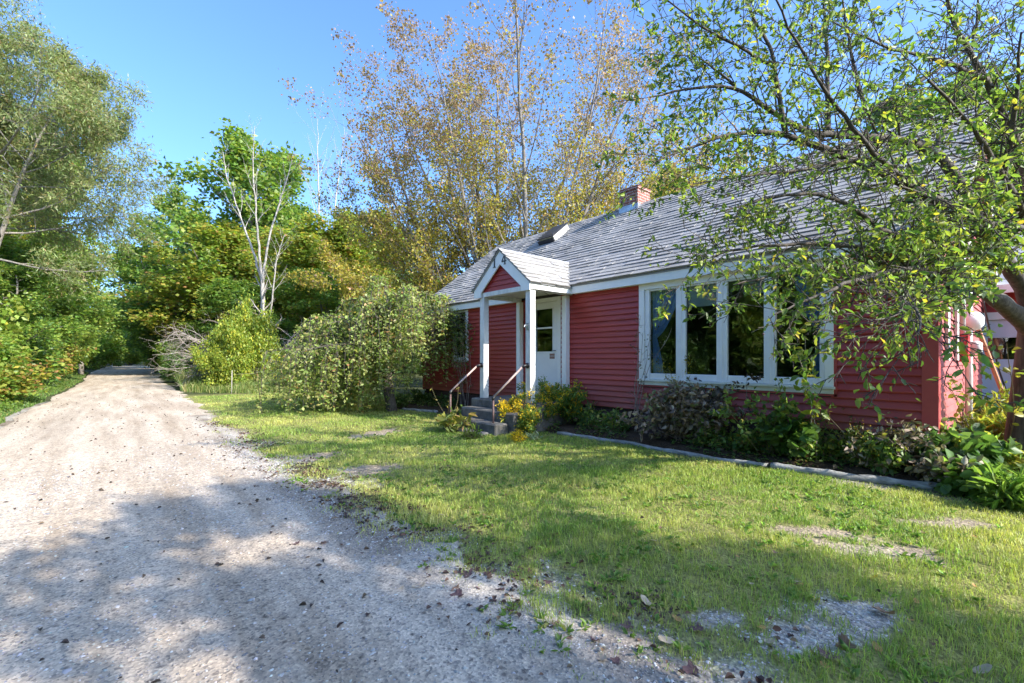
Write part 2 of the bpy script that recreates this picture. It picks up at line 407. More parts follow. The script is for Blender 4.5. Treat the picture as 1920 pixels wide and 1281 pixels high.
def axis(segs):
    out = []
    for a, b, st in segs: out += list(np.arange(a, b, st))
    out.append(segs[-1][1]); return np.array(out)
gx = axis([(-900, -100, 100), (-100, -20, 8), (-20, -3, .6), (-3, 1, .12), (1, 7.5, .05), (7.5, 15, .3), (15, 100, 8), (100, 900, 100)])
gy = axis([(-300, -40, 60), (-40, -6, 2.5), (-6, 0.3, .2), (0.3, 9, .05), (9, 21, .1), (21, 60, 1.5), (60, 300, 12), (300, 1500, 120)])
X, Y = np.meshgrid(gx, gy, indexing='xy')
def ground_z(x, y):
    near = np.exp(-((np.maximum(np.abs(x) - 12, 0)) / 10) ** 2)
    z = (fbm(x * 0.5, y * 0.5, 3) - 0.5) * 0.10 * sstep(1.8, 3.2, x) * near * (y < 30)
    z = z + (fbm(x * 4, y * 4, 3) - 0.5) * 0.02 * sstep(1.2, 2.2, x) * near
    z = z + 0.10 * sstep(0, .25, x - log_x(y)) * (y < 13) * (x < 13)
    return z - 0.02 * (x < 1.2) * (x > -2.4)
Z = ground_z(X, Y)
g_, b_, s_, p_, pg_ = zones(X, Y)
n = fbm(X * 1.3, Y * 1.3)[..., None]; n2 = fbm(X * 9, Y * 9)[..., None]
lawn_c = np.array([0.19, 0.195, 0.065]) * (0.7 + 0.6 * n) + np.array([0.09, 0.06, 0.02]) * np.clip(n2 - 0.4, 0, 1)
soil_c = np.array([0.060, 0.042, 0.028]) * (0.6 + 0.8 * n2)
dirt_c = np.array([0.33, 0.27, 0.20]) * (0.7 + 0.5 * n2)
grav_c = np.array([0.32, 0.30, 0.27]) * (0.75 + 0.5 * n2)
lit_c = np.array([0.155, 0.11, 0.075]) * (0.6 + 0.8 * n2)
litm = 0.7 * sstep(0.45, 0.62, fbm(X * 1.6 + 9, Y * 1.6))[..., None]
C = lit_c * litm + grav_c * (1 - litm)
C = C * (1 - g_[..., None]) + lawn_c * g_[..., None]
pc = np.where((pg_ > 0.02)[..., None], grav_c, dirt_c)
p_ = p_ * .8; C = C * (1 - p_[..., None]) + pc * p_[..., None]
C = C * (1 - b_[..., None]) + soil_c * b_[..., None]
far = ((X > 8) | (Y > 21) | (X < -2.2))[..., None]
wood_c = np.array([0.055, 0.065, 0.024]) * (0.6 + 0.8 * fbm(X * .7, Y * .7)[..., None])
C = np.where(far, wood_c, C)
ny, nx = X.shape
i = (np.arange(ny - 1)[:, None] * nx + np.arange(nx - 1)[None, :]).ravel()
Q = np.stack([i, i + 1, i + nx + 1, i + nx], -1)
gm = np_mesh("ground", np.stack([X, Y, Z], -1).reshape(-1, 3), Q, None, C.reshape(-1, 3), True)
tag(obj("ground", gm, M['ground']), kind='structure')

# ---------------------------------------------------------------- road
ry = axis([(-30, -4, 1), (-4, 14, .1), (14, 60, .5), (60, 170, 4)])
u = np.linspace(0, 1, 60)
YY, UU = np.meshgrid(ry, u, indexing='ij')
jit = (fbm(YY * 9, 0 * YY + 3) - 0.5) * 0.42 + (fbm(YY * 2, 0 * YY + 8) - 0.5) * 0.4
XL = road_l(YY); XR = road_r(YY) + 0.28 + jit
XX = XL + (XR - XL) * UU
ZZ = 0.012 + (fbm(XX * 1.0, YY * 0.5, 3) - 0.5) * 0.015 - 0.03 * sstep(0.97, 1.0, UU) - 0.02 * sstep(0.02, 0, UU)
mid = (XL + XR - 0.3) / 2
rut = np.exp(-((np.abs(XX - mid) - 0.8) / 0.28) ** 2)
shoulder = sstep(1.0, 1.55, XX) * (YY < 14)
lit = sstep(0.50, 0.66, fbm(XX * 2.0 + 3, YY * 1.5)) * shoulder * 0.45
strk = fbm(XX * 3, YY * 0.25)
base = np.array([0.475, 0.41, 0.335])[None, None] * (0.88 + 0.22 * fbm(XX, YY * .5))[..., None]
base = base * (1 - 0.12 * rut * sstep(.4, .6, strk))[..., None]
brown = sstep(.55, .75, fbm(XX * 1.4 + 31, YY * 0.18)) * np.exp(-((XX - 0.9) / 0.5) ** 2)
base = base * (1 - brown[..., None] * np.array([0.28, 0.33, 0.38]))
grey = np.array([0.38, 0.355, 0.315])
base = base * (1 - shoulder[..., None] * .8) + grey * shoulder[..., None] * .8
base = base * (1 - lit[..., None]) + np.array([0.11, 0.075, 0.055]) * lit[..., None]
ny, nx = XX.shape
i = (np.arange(ny - 1)[:, None] * nx + np.arange(nx - 1)[None, :]).ravel()
Q = np.stack([i, i + 1, i + nx + 1, i + nx], -1)
rm = np_mesh("road", np.stack([XX, YY, ZZ], -1).reshape(-1, 3), Q, None, base.reshape(-1, 3), True)
tag(obj("road", rm, M['road']), kind='structure')

# ================================================================== HOUSE
HX, HB = 7.27, 13.76
Y0, Y1 = 0.81, 12.68
ZB, ZT = 0.50, 2.82
RX, EX, EZ = 10.51, 7.10, 2.985
PT = 0.757
RZ = EZ + PT * (RX - EX)
house = thing("house", "long red clapboard house with white trim, gable porch and grey shingled roof", "house", (0, 0, 0))
PW = (1.80, 4.81, 0.97, 2.80); SW = (10.25, 10.98, 1.36, 2.78); DR = (6.77, 7.82, 0.585, 2.80)
OPN = [PW, SW, DR]
# structural wall with real openings
w = MB()
ys = sorted({Y0 + .15, Y1 - .15, *[o[0] + .06 for o in OPN], *[o[1] - .06 for o in OPN]})
for ya, yb in zip(ys[:-1], ys[1:]):
    o = [q for q in OPN if q[0] < (ya + yb) / 2 < q[1]]
    if not o: w.box(HX, HX + .14, ya, yb, ZB - .02, ZT + .1)
    else:
        z0, z1 = o[0][2] + .06, o[0][3] - .05
        if z0 > ZB: w.box(HX, HX + .14, ya, yb, ZB - .02, z0)
        w.box(HX, HX + .14, ya, yb, z1, ZT + .1)
gab = [(HX, ZB - .02), (HB, ZB - .02), (HB, EZ + .02), (RX, RZ - .12), (HX, EZ + .02)]
for y in (Y0, Y1 - .15): w.prism([(x, y, z) for x, z in gab], (0, .15, 0))
w.box(HB - .15, HB - .005, Y0 + .15, Y1 - .15, ZB - .02, ZT + .1)
w.box(HX + .14, HB - .15, Y0 + .15, Y1 - .15, ZB - .02, ZB + .03)
w.box(10.2, 10.3, Y0 + .15, Y1 - .15, ZB + .03, ZT + .1)
w.build("wall", M['interior'], house)

# clapboards
def course_spans(z, lo, hi, ops):
    spans = [(lo, hi)]
    for a, b, c, d in ops:
        if c - .02 < z < d + .02:
            ns = []
            for s, e in spans:
                if a >= e or b <= s: ns.append((s, e)); continue
                if s < a: ns.append((s, a + .03))
                if b < e: ns.append((b - .03, e))
            spans = ns
    return spans
cl = MB(); E = (ZT - ZB) / 22
for k in range(22):
    z = ZB + k * E
    for a, b in course_spans(z + E / 2, Y0 + .1, Y1 - .08, OPN):
        cuts = [a] + [c for c in np.arange(a - a % 3.7 + (k % 3) * 1.23, b, 3.7) if a + .3 < c < b - .3] + [b]
        for c0, c1 in zip(cuts[:-1], cuts[1:]):
            j = random.uniform(-.0012, .0012)
            cl.prism([(HX + .005, c0, z), (HX - .037 + j, c0, z), (HX - .038 + j, c0, z + .012), (HX - .008, c0, z + E + .002), (HX + .005, c0, z + E + .002)], (0, c1 - c0 - .0012, 0))
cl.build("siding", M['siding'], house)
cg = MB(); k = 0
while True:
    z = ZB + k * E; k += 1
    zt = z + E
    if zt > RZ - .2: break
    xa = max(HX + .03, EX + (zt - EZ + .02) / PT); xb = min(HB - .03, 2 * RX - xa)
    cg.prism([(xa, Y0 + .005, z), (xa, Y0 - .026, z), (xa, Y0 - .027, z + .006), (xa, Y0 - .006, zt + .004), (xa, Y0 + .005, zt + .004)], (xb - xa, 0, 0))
o = cg.build("siding", M['sunlit_pink_siding'], house); o['label'] = "siding on the gable end with its sunlit pink painted in"
for q in ((HX - .042, HX + .11, Y0 - .042, Y0 + .11), (HX - .042, HX + .1, Y1 - .09, Y1 + .03)):
    cb = MB(); cb.box(*q, ZB - .02, ZT + .02); cb.build("corner_board", M['red_trim'], house, .004)
fo = MB(); fo.box(HX + .03, HB - .05, Y0 + .05, Y1 - .05, -.15, ZB - .021); fo.box(HX - .005, HX + .03, Y0 + .03, Y1 - .03, -.15, ZB - .06)
fo.build("foundation", M['foundation'], house)

# ---- roof
def slope_tabs(mb, O, U, S, NN, slen, ufun, expo=.155, tw=.32, tone=(.31, .295, .275)):
    O, U, S, NN = map(lambda q: np.array(q, float), (O, U, S, NN))
    k = 0; s = 0.0
    while s < slen - .02:
        u0, u1 = ufun(s); u_ = u0 - random.random() * tw; e = min(expo, slen - s)
        while u_ < u1:
            wdt = tw * random.choice((.6, .8, 1, 1, 1.25)); a = max(u_, u0); b = min(u_ + wdt, u1) - .002; u_ += wdt
            if b - a < .02: continue
            th = random.choice((.013, .018, .024, .028)); t2 = .003; dr = random.uniform(-.006, .006)
            f = random.uniform(.84, 1.12); cc = (tone[0] * f, tone[1] * f, tone[2] * f * random.uniform(.98, 1.03))
            q = []
            for nn in (0, 1):
                for uu, ss in ((a, s + dr), (b, s + dr), (b, s + e + .01), (a, s + e + .01)):
                    h = -.002 if nn == 0 else (th if ss < s + .05 else t2)
                    q.append(O + U * uu + S * ss + NN * h)
            mb.hexa(q, cc)
        s += expo; k += 1
cs = 1 / math.hypot(1, PT)
S_ = (cs, 0, PT * cs); N_ = (-PT * cs, 0, cs)
dk = MB()
y0, y1 = .56, 12.93
dk.prism([(EX, y0, EZ), (RX, y0, RZ), (2 * RX - EX, y0, EZ), (2 * RX - EX, y0, EZ - .05), (RX, y0, RZ - .07), (EX, y0, EZ - .05)], (0, y1 - y0, 0), (.3, .3, .3))
roof = dk.build("roof", M['shingle'], house, cols=True)
tb = MB(); slope_tabs(tb, (EX - .03, 0, EZ - .015), (0, 1, 0), S_, N_, (RX - EX + .03) / cs, lambda s: (y0 - .02, y1 + .02))
slope_tabs(tb, (2 * RX - EX + .03, 0, EZ - .015), (0, 1, 0), (-cs, 0, PT * cs), (PT * cs, 0, cs), (RX - EX + .03) / cs, lambda s: (y0 - .02, y1 + .02), expo=.28, tw=1.2)
for k in range(42):
    ya = y0 + k * .295
    f = random.uniform(.85, 1.1)
    tb.prism([(RX - .13, ya, RZ - .10 + .012), (RX, ya, RZ + .017), (RX + .13, ya, RZ - .10 + .012), (RX + .13, ya, RZ - .10), (RX, ya, RZ + .002), (RX - .13, ya, RZ - .10)], (0, .29, 0), (.33 * f, .33 * f, .335 * f))
tb.build("shingles", M['shingle'], roof, cols=True)
# brick chimney on the ridge
ch = MB(); CY = 7.12
ch.box(RX - .28, RX + .28, CY - .27, CY + .27, RZ - .5, RZ + .42)
chim = ch.build("chimney", M['brick'], roof)
cc = MB(); cc.box(RX - .25, RX + .25, CY - .24, CY + .24, RZ + .42, RZ + .435); cc.box(RX - .30, RX + .30, CY - .29, CY + .29, RZ + .335, RZ + .405)
cc.build("chimney_cap", M['brick'], chim)
fl = MB(); fl.box(RX - .31, RX + .31, CY - .295, CY + .295, RZ - .35, RZ - .06); fl.build("flashing", M['metal'], chim)
# raised skylight near the ridge
def roof_pt(x, y, h=0): return np.array([x, y, EZ + PT * (x - EX)]) + np.array(N_) * h
sk = MB(); sxa, sxb, sya, syb = 9.55, 10.15, 9.15, 9.75
sk.hexa([roof_pt(sxa, sya), roof_pt(sxa, syb), roof_pt(sxb, syb), roof_pt(sxb, sya), roof_pt(sxa, sya, .17), roof_pt(sxa, syb, .17), roof_pt(sxb, syb, .17), roof_pt(sxb, sya, .17)])
skl = sk.build("skylight", M['white_worn'], roof, .01)
sk = MB(); sk.hexa([roof_pt(sxa - .03, sya - .03, .172), roof_pt(sxa - .03, syb + .03, .172), roof_pt(sxb + .03, syb + .03, .172), roof_pt(sxb + .03, sya - .03, .172),
                    roof_pt(sxa - .03, sya - .03, .20), roof_pt(sxa - .03, syb + .03, .20), roof_pt(sxb + .03, syb + .03, .20), roof_pt(sxb + .03, sya - .03, .20)])
sk.hexa([roof_pt(sxa - .05, sya - .02, .0), roof_pt(sxa - .05, syb + .02, .0), roof_pt(sxa - .012, syb + .02, .0), roof_pt(sxa - .012, sya - .02, .0),
         roof_pt(sxa - .05, sya - .02, .13), roof_pt(sxa - .05, syb + .02, .13), roof_pt(sxa - .012, syb + .02, .13), roof_pt(sxa - .012, sya - .02, .13)])
sk.build("skylight_frame", M['black'], skl)
pn = MB(); pn.hexa([roof_pt(sxa + .06, sya + .06, .201), roof_pt(sxa + .06, syb - .06, .201), roof_pt(sxb - .06, syb - .06, .201), roof_pt(sxb - .06, sya + .06, .201),
                    roof_pt(sxa + .06, sya + .06, .206), roof_pt(sxa + .06, syb - .06, .206), roof_pt(sxb - .06, syb - .06, .206), roof_pt(sxb - .06, sya + .06, .206)])
pn.build("skylight_pane", M['black'], skl)
# fascia, soffit, rake
for a, b in ((y0 + .02, 6.37), (8.17, y1 - .02)):
    fa = MB()
    fa.box(EX + .012, EX + .036, a, b, 2.79, EZ - .003)
    fa.box(EX + .037, HX + .005, a, b, 2.795, 2.815)
    fa.build("fascia", M['white'], house, .003)
for y in (y0 + .01, y1 - .035):
    rk = MB(); rk.prism([(EX + .04, y, EZ - .03), (RX, y, RZ - .075), (2 * RX - EX - .04, y, EZ - .03), (2 * RX - EX - .04, y, EZ - .2), (RX, y, RZ - .27), (EX + .04, y, EZ - .2)], (0, .025, 0))
    rk.build("rake_board", M['white'], house)

# ---- picture window
pw = thing("picture_window", None, None); pw.parent = house
fr = MB(); xa = HX - .052
ya, yb, za, zb = PW
pl = [(4.09, 4.604), (3.3875, 3.91), (2.679, 3.213), (1.967, 2.514)]
GZ0, GZ1 = 1.18, 2.66
fr.box(xa, HX + .02, yb - .11, yb, za + .1, zb - .11); fr.box(xa, HX + .02, ya, ya + .10, za + .1, zb - .11)
fr.box(xa - .003, HX + .02, ya, yb, zb - .11, zb)
fr.build("casing", M['white'], pw, .003)
si = MB(); si.box(xa - .035, HX + .03, ya - .02, yb + .02, za + .065, za + .10); si.box(xa - .004, HX + .015, ya, yb, za, za + .064)
si.build("sill", M['cream'], pw, .004)
red = MB(); red.box(HX - .043, HX, ya - .035, ya - .001, za - .03, zb); red.box(HX - .043, HX, ya - .035, yb, za - .03, za - .001)
red.build("drip_trim", M['red_trim'], pw)
edges = [yb - .11] + [(pl[i][0] + pl[i + 1][1]) / 2 for i in range(3)] + [ya + .10]
for i, (p0, p1) in enumerate(pl):
    e1, e0 = edges[i] - .003, edges[i + 1] + .003
    sa = MB(); xs, xe = HX - .03, HX + .03
    sa.box(xs, xe, p1, e1, za + .101, zb - .111); sa.box(xs, xe, e0, p0, za + .101, zb - .111)
    sa.box(xs + .001, xe, p0, p1, za + .101, GZ0); sa.box(xs + .001, xe, p0, p1, GZ1, zb - .111)
    s_o = sa.build("sash", M['vinyl'], pw, .008)
    gl = MB(); gl.box(HX + .005, HX + .009, p0 - .005, p1 + .005, GZ0 - .005, GZ1 + .005); gl.build("pane", M['glass'], s_o)
    if i == 0:
        h = MB(); h.box(xs - .02, xs, e0 + .012, e0 + .03, 1.72, 1.86); h.build("latch", M['vinyl'], s_o, .004)
mm = MB()
for e in edges[1:4]: mm.box(HX - .04, HX - .031, e - .02, e + .02, za + .101, zb - .111)
mm.build("mullion", M['vinyl'], pw, .003)

# ---- small window
sw = thing("window", None, None); sw.parent = house
ya, yb, za, zb = SW
f = MB(); f.box(xa, HX + .02, ya, ya + .08, za + .07, zb); f.box(xa, HX + .02, yb - .08, yb, za + .07, zb); f.box(xa - .02, HX + .02, ya - .02, yb + .02, za, za + .069)
f.build("casing", M['white'], sw, .003)
for z0, z1, dx in ((za + .07, 2.02, 0), (2.02, zb, -.012)):
    s = MB(); xs = HX - .03 + dx
    s.box(xs, HX + .02, ya + .08, ya + .125, z0, z1); s.box(xs, HX + .02, yb - .125, yb - .08, z0, z1)
    s.box(xs, HX + .02, ya + .125, yb - .125, z0, z0 + .05); s.box(xs, HX + .02, ya + .125, yb - .125, z1 - .045, z1)
    if dx == 0: s.box(xs + .012, HX + .01, ya + .125, yb - .125, (z0 + z1) / 2 - .008, (z0 + z1) / 2 + .008)
    so = s.build("sash", M['vinyl'], sw, .003)
    g = MB(); g.box(HX + .002, HX + .005, ya + .12, yb - .12, z0 + .045, z1 - .04); g.build("pane", M['glass'], so)

# ---- door
do = thing("front_door", None, None); do.parent = house
ya, yb, za, zb = DR
f = MB(); f.box(HX - .05, HX + .05, ya, ya + .095, za, zb); f.box(HX - .05, HX + .05, yb - .095, yb, za, zb); f.box(HX - .05, HX + .05, ya + .095, yb - .095, zb - .09, zb)
f.build("casing", M['white'], do, .004)
da, db = ya + .10, yb - .10
d = MB(); xs, xe = HX - .02, HX + .03; g0, g1 = 7.03, 7.57
d.box(xs, xe, da, g0, za + .035, zb - .095); d.box(xs, xe, g1, db, za + .035, zb - .095)
d.box(xs, xe, g0, g1, za + .035, 1.60); d.box(xs, xe, g0, g1, 2.56, zb - .095); d.box(xs - .008, xe, g0, g1, 2.115, 2.15)
d.build("door_panel", M['door'], do, .003)
t_ = MB()
for q in ((g0 - .025, g0 + .002, 1.575, 2.585), (g1 - .002, g1 + .025, 1.575, 2.585)): t_.box(xs - .01, xs + .004, *q)
t_.box(xs - .0105, xs + .004, g0 + .002, g1 - .002, 1.575, 1.602); t_.box(xs - .0105, xs + .004, g0 + .002, g1 - .002, 2.558, 2.585)
t_.build("glazing_bead", M['door'], do)
g = MB(); g.box(HX + .003, HX + .007, g0 - .002, g1 + .002, 1.598, 2.113); g.box(HX + .003, HX + .007, g0 - .002, g1 + .002, 2.152, 2.562); g.build("pane", M['glass'], do)
q = MB(); q.box(xs - .008, xs + .002, 6.975, 7.125, 1.505, 1.555); q.box(xs - .008, xs + .002, 6.975, 7.125, 1.44, 1.495); q.build("plaque", M['plaque'], do, .002)
q = MB(); q.tube([(xs - .002, 6.94, 1.62), (xs - .05, 6.94, 1.62)], .012, 10); q.tube([(xs - .05, 6.945, 1.62), (xs - .055, 6.86 + .14, 1.615)], .010, 8); q.build("handle", M['metal'], do, smooth=True)
th_ = MB(); th_.box(HX - .07, HX + .05, da - .05, db + .05, za - .012, za + .034); th_.build("threshold", M['rail_dark'], do)

# ---- porch
px0, ye0, ye1, ym = 5.93, 6.37, 8.17, 7.27
pz, pr = 2.955, 3.70
po = thing("porch", None, None); po.parent = house
for name_y, xx in ((6.47, 6.05), (7.95, 6.05), (6.585, 7.18), (8.05, 7.18)):
    pm = MB(); hw = .07 if xx < 7 else .062; pm.box(xx - hw, xx + hw, name_y - hw, name_y + hw, .585, 2.775); pm.build("porch_post", M['white_worn'] if xx < 7 else M['white'], po, .006)
rb = MB(); vb = .03
sl = (pr - pz) / (ym - ye0)
outer = [(ye0, pz - vb), (ym, pr - vb), (ye1, pz - vb), (ye1, 2.765), (ye1 - .245, 2.765), (ye1 - .245, 2.86), (ym, 3.39), (ye0 + .245, 2.86), (ye0 + .245, 2.765), (ye0, 2.765)]
Lf = [outer[i] for i in (1, 2, 3, 4, 5, 6)]; Rt = [outer[i] for i in (0, 1, 6, 7, 8, 9)]
rb.prism([(px0, y, z) for y, z in Lf], (.03, 0, 0)); rb.prism([(px0, y, z) for y, z in Rt], (.03, 0, 0))
rb.build("gable_trim", M['white'], po)
for y in (ye0 + .001, ye1 - .031):
    sf = MB(); sf.box(px0 + .031, EX + .035, y, y + .03, 2.79, pz - .035); sf.build("porch_fascia", M['white'], po, .003)
bmn = MB(); bmn.box(px0 + .05, px0 + .19, ye0 + .035, ye1 - .035, 2.777, 2.872)
for y in (ye0 + .035, ye1 - .165): bmn.box(px0 + .191, HX - .07, y, y + .13, 2.778, 2.86)
bmn.build("porch_beam", M['white_worn'], po, .003)
ce = MB()
for k in range(10): ce.box(px0 + .19, HX - .05, ye0 + .166 + k * .147, ye0 + .166 + k * .147 + .144, 2.862, 2.874)
ce.build("porch_ceiling", M['dark_soffit'], po)
tr = MB()
for k in range(5):
    z = 2.873 + k * .102; zt = z + .104
    h0 = (3.46 - z) / (3.46 - 2.84) * .78
    h1 = max(0.02, (3.46 - zt) / (3.46 - 2.84) * .78)
    if h0 < .05: break
    V = [(px0 + .06, ym - h0, z), (px0 + .06, ym + h0, z), (px0 + .082, ym + h1, zt), (px0 + .082, ym - h1, zt)]
    tr.add(V + [(px0 + .1, a[1], a[2]) for a in V], [(0, 1, 2, 3), (7, 6, 5, 4), (0, 4, 5, 1), (1, 5, 6, 2), (2, 6, 7, 3), (3, 7, 4, 0)])
tr.build("gable_siding", M['siding'], po)
prf = MB(); ang = math.atan2(pr - pz, ym - ye0); c_, s2 = math.cos(ang), math.sin(ang)
xe_ = lambda z: EX + (z - EZ) / PT
for sg in (-1, 1):
    ye = ym + sg * (ym - ye0)
    V = [(px0 - .02, ye + sg * .03, pz - .025), (xe_(pz) + .05, ye + sg * .03, pz - .025), (xe_(pr) + .05, ym, pr), (px0 - .02, ym, pr)]
    prf.add(V + [(a, b, c - .035) for a, b, c in V], [(0, 1, 2, 3), (7, 6, 5, 4), (0, 4, 5, 1), (1, 5, 6, 2), (3, 7, 4, 0)], (.3, .3, .3))
porch_roof = prf.build("porch_roof", M['shingle'], po, cols=True)
pt_ = MB(); Ls = (ym - ye0 + .05) / c_
for sg in (-1, 1):
    slope_tabs(pt_, (px0 - .04, ym + sg * (ym - ye0 + .05), pz - .04), (1, 0, 0), (0, -sg * c_, s2), (0, sg * s2, c_), Ls,
               lambda s: (0, xe_(pz - .04 + s * s2) - px0 + .06))
for k in range(8):
    f = random.uniform(.85, 1.1); xa_ = px0 - .04 + k * .285
    pt_.prism([(xa_, ym - .12, pr - .10 + .02), (xa_, ym, pr + .024), (xa_, ym + .12, pr - .10 + .02), (xa_, ym + .12, pr - .10), (xa_, ym, pr + .006), (xa_, ym - .12, pr - .10)], (.28, 0, -.004), (.33 * f, .33 * f, .335 * f))
pt_.build("shingles", M['shingle'], porch_roof, cols=True)
# house number 14
def digit(polys, cy, cz, hgt, rot, name):
    m = MB(); w_ = math.cos(rot); v_ = math.sin(rot)
    for pg in polys:
        m.prism([(px0 - .008, cy - (a * w_ - b * v_) * hgt, cz + (a * v_ + b * w_) * hgt) for a, b in pg], (.007, 0, 0))
    return m.build(name, M['black'], po)
one = [[(-.08, -.5), (.08, -.5), (.08, .5), (-.02, .5), (-.08, .42)], [(-.22, -.5), (-.081, -.5), (-.081, -.42), (-.22, -.44)], [(.081, -.5), (.22, -.5), (.22, -.44), (.081, -.42)], [(-.24, .30), (-.081, .36), (-.081, .42), (-.10, .42)]]
four = [[(.06, -.5), (.20, -.5), (.20, .5), (.06, .5)], [(-.34, -.24), (.059, -.24), (.059, -.12), (-.34, -.12)], [(.201, -.24), (.34, -.24), (.34, -.12), (.201, -.12)],
        [(-.34, -.119), (-.20, -.119), (.059, .36), (.059, .5)], [(-.02, -.5), (.059, -.5), (.059, -.43), (-.02, -.45)], [(.201, -.5), (.28, -.5), (.28, -.45), (.201, -.43)]]
digit(one, 7.44, 3.45, .215, .0, "house_number"); digit(four, 7.13, 3.47, .215, .0, "house_number")
lm = MB(); lm.tube([(6.55, 6.62, 2.862), (6.55, 6.62, 2.80)], .05, 14); lm.tube([(6.55, 6.62, 2.80), (6.6, 6.55, 2.76), (6.62, 6.5, 2.72), (6.58, 6.56, 2.69)], .007, 6); lm.build("lamp_bracket", M['black'], po)
hk = MB(); hk.tube([(5.978, 6.47, 2.08), (5.90, 6.47, 2.09), (5.88, 6.47, 2.05)], .012, 8); hk.box(5.965, 5.979, 6.44, 6.50, 2.0, 2.13); hk.build("post_bracket", M['metal'], po)

# ---- fittings on the gable end wall
bd = MB(); bd.box(7.90, 8.06, Y0 - .06, Y0 - .028, 1.42, 2.75); bd.build("vertical_board", M['white_worn'], house, .003)
bd = MB(); bd.box(8.88, 9.04, Y0 - .06, Y0 - .028, 1.42, 2.75); bd.build("vertical_board", M['white_worn'], house, .003)
cd = MB(); cd.tube([(9.33, Y0 - .07, 3.4), (9.33, Y0 - .07, 1.80)], .035, 10); cd.build("conduit", M['white_worn'], house, smooth=True)
bx = MB(); bx.box(9.2, 9.46, Y0 - .13, Y0 - .028, 1.40, 1.80); bx.box(9.18, 9.48, Y0 - .14, Y0 - .131, 1.38, 1.82); bx.build("red_meter_box", M['red_box'], house, .008)
cd = MB(); cd.tube([(10.1, Y0 - .08, 3.3), (10.1, Y0 - .08, .5)], .045, 10); cd.build("conduit", M['white'], house, smooth=True)
mt = MB(); mt.tube([(10.1, Y0 - .03, 2.03), (10.1, Y0 - .12, 2.03), (10.1, Y0 - .20, 2.03), (10.1, Y0 - .25, 2.03)], [.15, .15, .135, .06], 20); mt.build("meter_hood", M['white'], house, smooth=True)
mt = MB(); mt.tube([(10.1, Y0 - .125, 1.62), (10.1, Y0 - .19, 1.62), (10.1, Y0 - .23, 1.62)], [.10, .10, .07], 16); mt.build("meter", M['white_worn'], house, smooth=True)
wr = MB(); wr.tube([(10.9, Y0 - .05, 3.6), (11.2, Y0 - .18, 2.4), (12.3, Y0 - .3, 1.3), (13.0, Y0 - .4, .75), (13.5, Y0 - .5, .7)], .014, 6)
tag(wr.build("cable", M['black']), "black cable looping down the gable end past the meter", "cable")
pk = MB(); pk.tube([(11.75, Y0 - .08, 2.0), (12.0, Y0 - .22, 1.4), (12.25, Y0 - .34, .9), (12.5, Y0 - .5, .02)], [.03, .036, .033, .036], 7)
tag(pk.build("rough_pole", M['wood_plank']), "orange-brown rough wooden pole leaning on the gable end wall", "pole")

# ---- curtains and blinds hang inside the window
def curtain(y_out, y_in, name, label, tie=1.83):
    zs = np.linspace(1.13, 2.70, 40); t = np.linspace(0, 1, 46); V = []
    for z in zs:
        if z > tie: k = 1 - 0.86 * (1 - ((z - tie) / (2.70 - tie)) ** 0.62)
        else: k = 0.14 + 0.26 * ((tie - z) / .7) ** .8
        for u_ in t:
            V.append((HX + .10 + .022 * math.sin(u_ * 44 + z * 1.3) * (0.5 + .5 * k) + .01 * math.sin(u_ * 17), y_out + (y_in - y_out) * u_ * k, z))
    nx = len(t); i = (np.arange(39)[:, None] * nx + np.arange(nx - 1)[None, :]).ravel()
    me = np_mesh(name, V, np.stack([i, i + 1, i + nx + 1, i + nx], -1), None, None, True)
    tag(obj(name, me, M['curtain']), label, "curtain", "curtains behind the picture window")
curtain(4.62, 4.02, "curtain", "blue curtain tied back at the left end of the picture window")
curtain(1.95, 2.35, "curtain", "blue curtain at the right end of the picture window behind leaves")
for y_a, y_b, z_a, lb in ((3.36, 3.93, 2.33, "pale roller blind pulled part way down behind the second pane from the left"), (2.66, 3.0, 2.45, "pale short roller blind behind the third pane from the left")):
    b = MB(); b.box(HX + .06, HX + .064, y_a, y_b, z_a, 2.72); b.box(HX + .058, HX + .067, y_a, y_b, z_a - .015, z_a - .001); tag(b.build("roller_blind", M['blind']), lb, "blind", "roller blinds behind the picture window")

# ---- stoop, steps, handrails
st = MB()
def slab(x0, x1, y0_, y1_, z0, z1): st.box(x0, x1, y0_, y1_, z0, z1)
slab(5.88, 7.20, 6.30, 8.22, -.1, .581); slab(5.56, 5.88, 6.40, 8.14, -.1, .41); slab(5.24, 5.56, 6.55, 8.10, -.1, .225); slab(5.0, 5.24, 6.7, 8.0, -.1, .07)
tag(st.build("porch_steps", M['concrete'], None, .025), "worn grey concrete stoop with steps under the porch", "steps")
for (bx_, by_, bz_, tz, px_, py_, pz_, lb) in ((5.34, 6.74, 0, .71, 5.975, 6.47, 1.31, "weathered metal handrail on the right side of the porch steps"), (5.27, 8.10, 0, .75, 5.975, 7.95, 1.30, "weathered metal handrail on the left side of the porch steps")):
    hr = thing("handrail", lb, "handrail", (bx_, by_, 0), 0, "handrails of the porch steps")
    q = MB(); q.tube([(0, 0, -.05), (0, 0, tz - .02)], .02, 10); q.build("rail_post", M['rail_dark'], hr, smooth=True)
    q = MB(); q.tube([(0, 0, tz), (px_ - bx_ - .1, py_ - by_ + .02, pz_ - .01)], .02, 10); q.build("rail", M['rail'], hr, smooth=True)
    q = MB(); q.tube([(-.01, 0, tz - .05), (0, 0, tz - .005), (.04, 0, tz + .03)], [.028, .03, .027], 10); q.build("elbow", M['black'], hr, smooth=True); q = MB(); q.tube([(px_ - bx_ - .12, py_ - by_ + .02, pz_ - .03), (px_ - bx_ - .07, py_ - by_ + .01, pz_), (px_ - bx_, py_ - by_, pz_)], .025, 10)
    q.tube([(px_ - bx_ - .015, py_ - by_, pz_), (px_ - bx_, py_ - by_, pz_)], .055, 14); q.build("elbow", M['black'], hr, smooth=True)

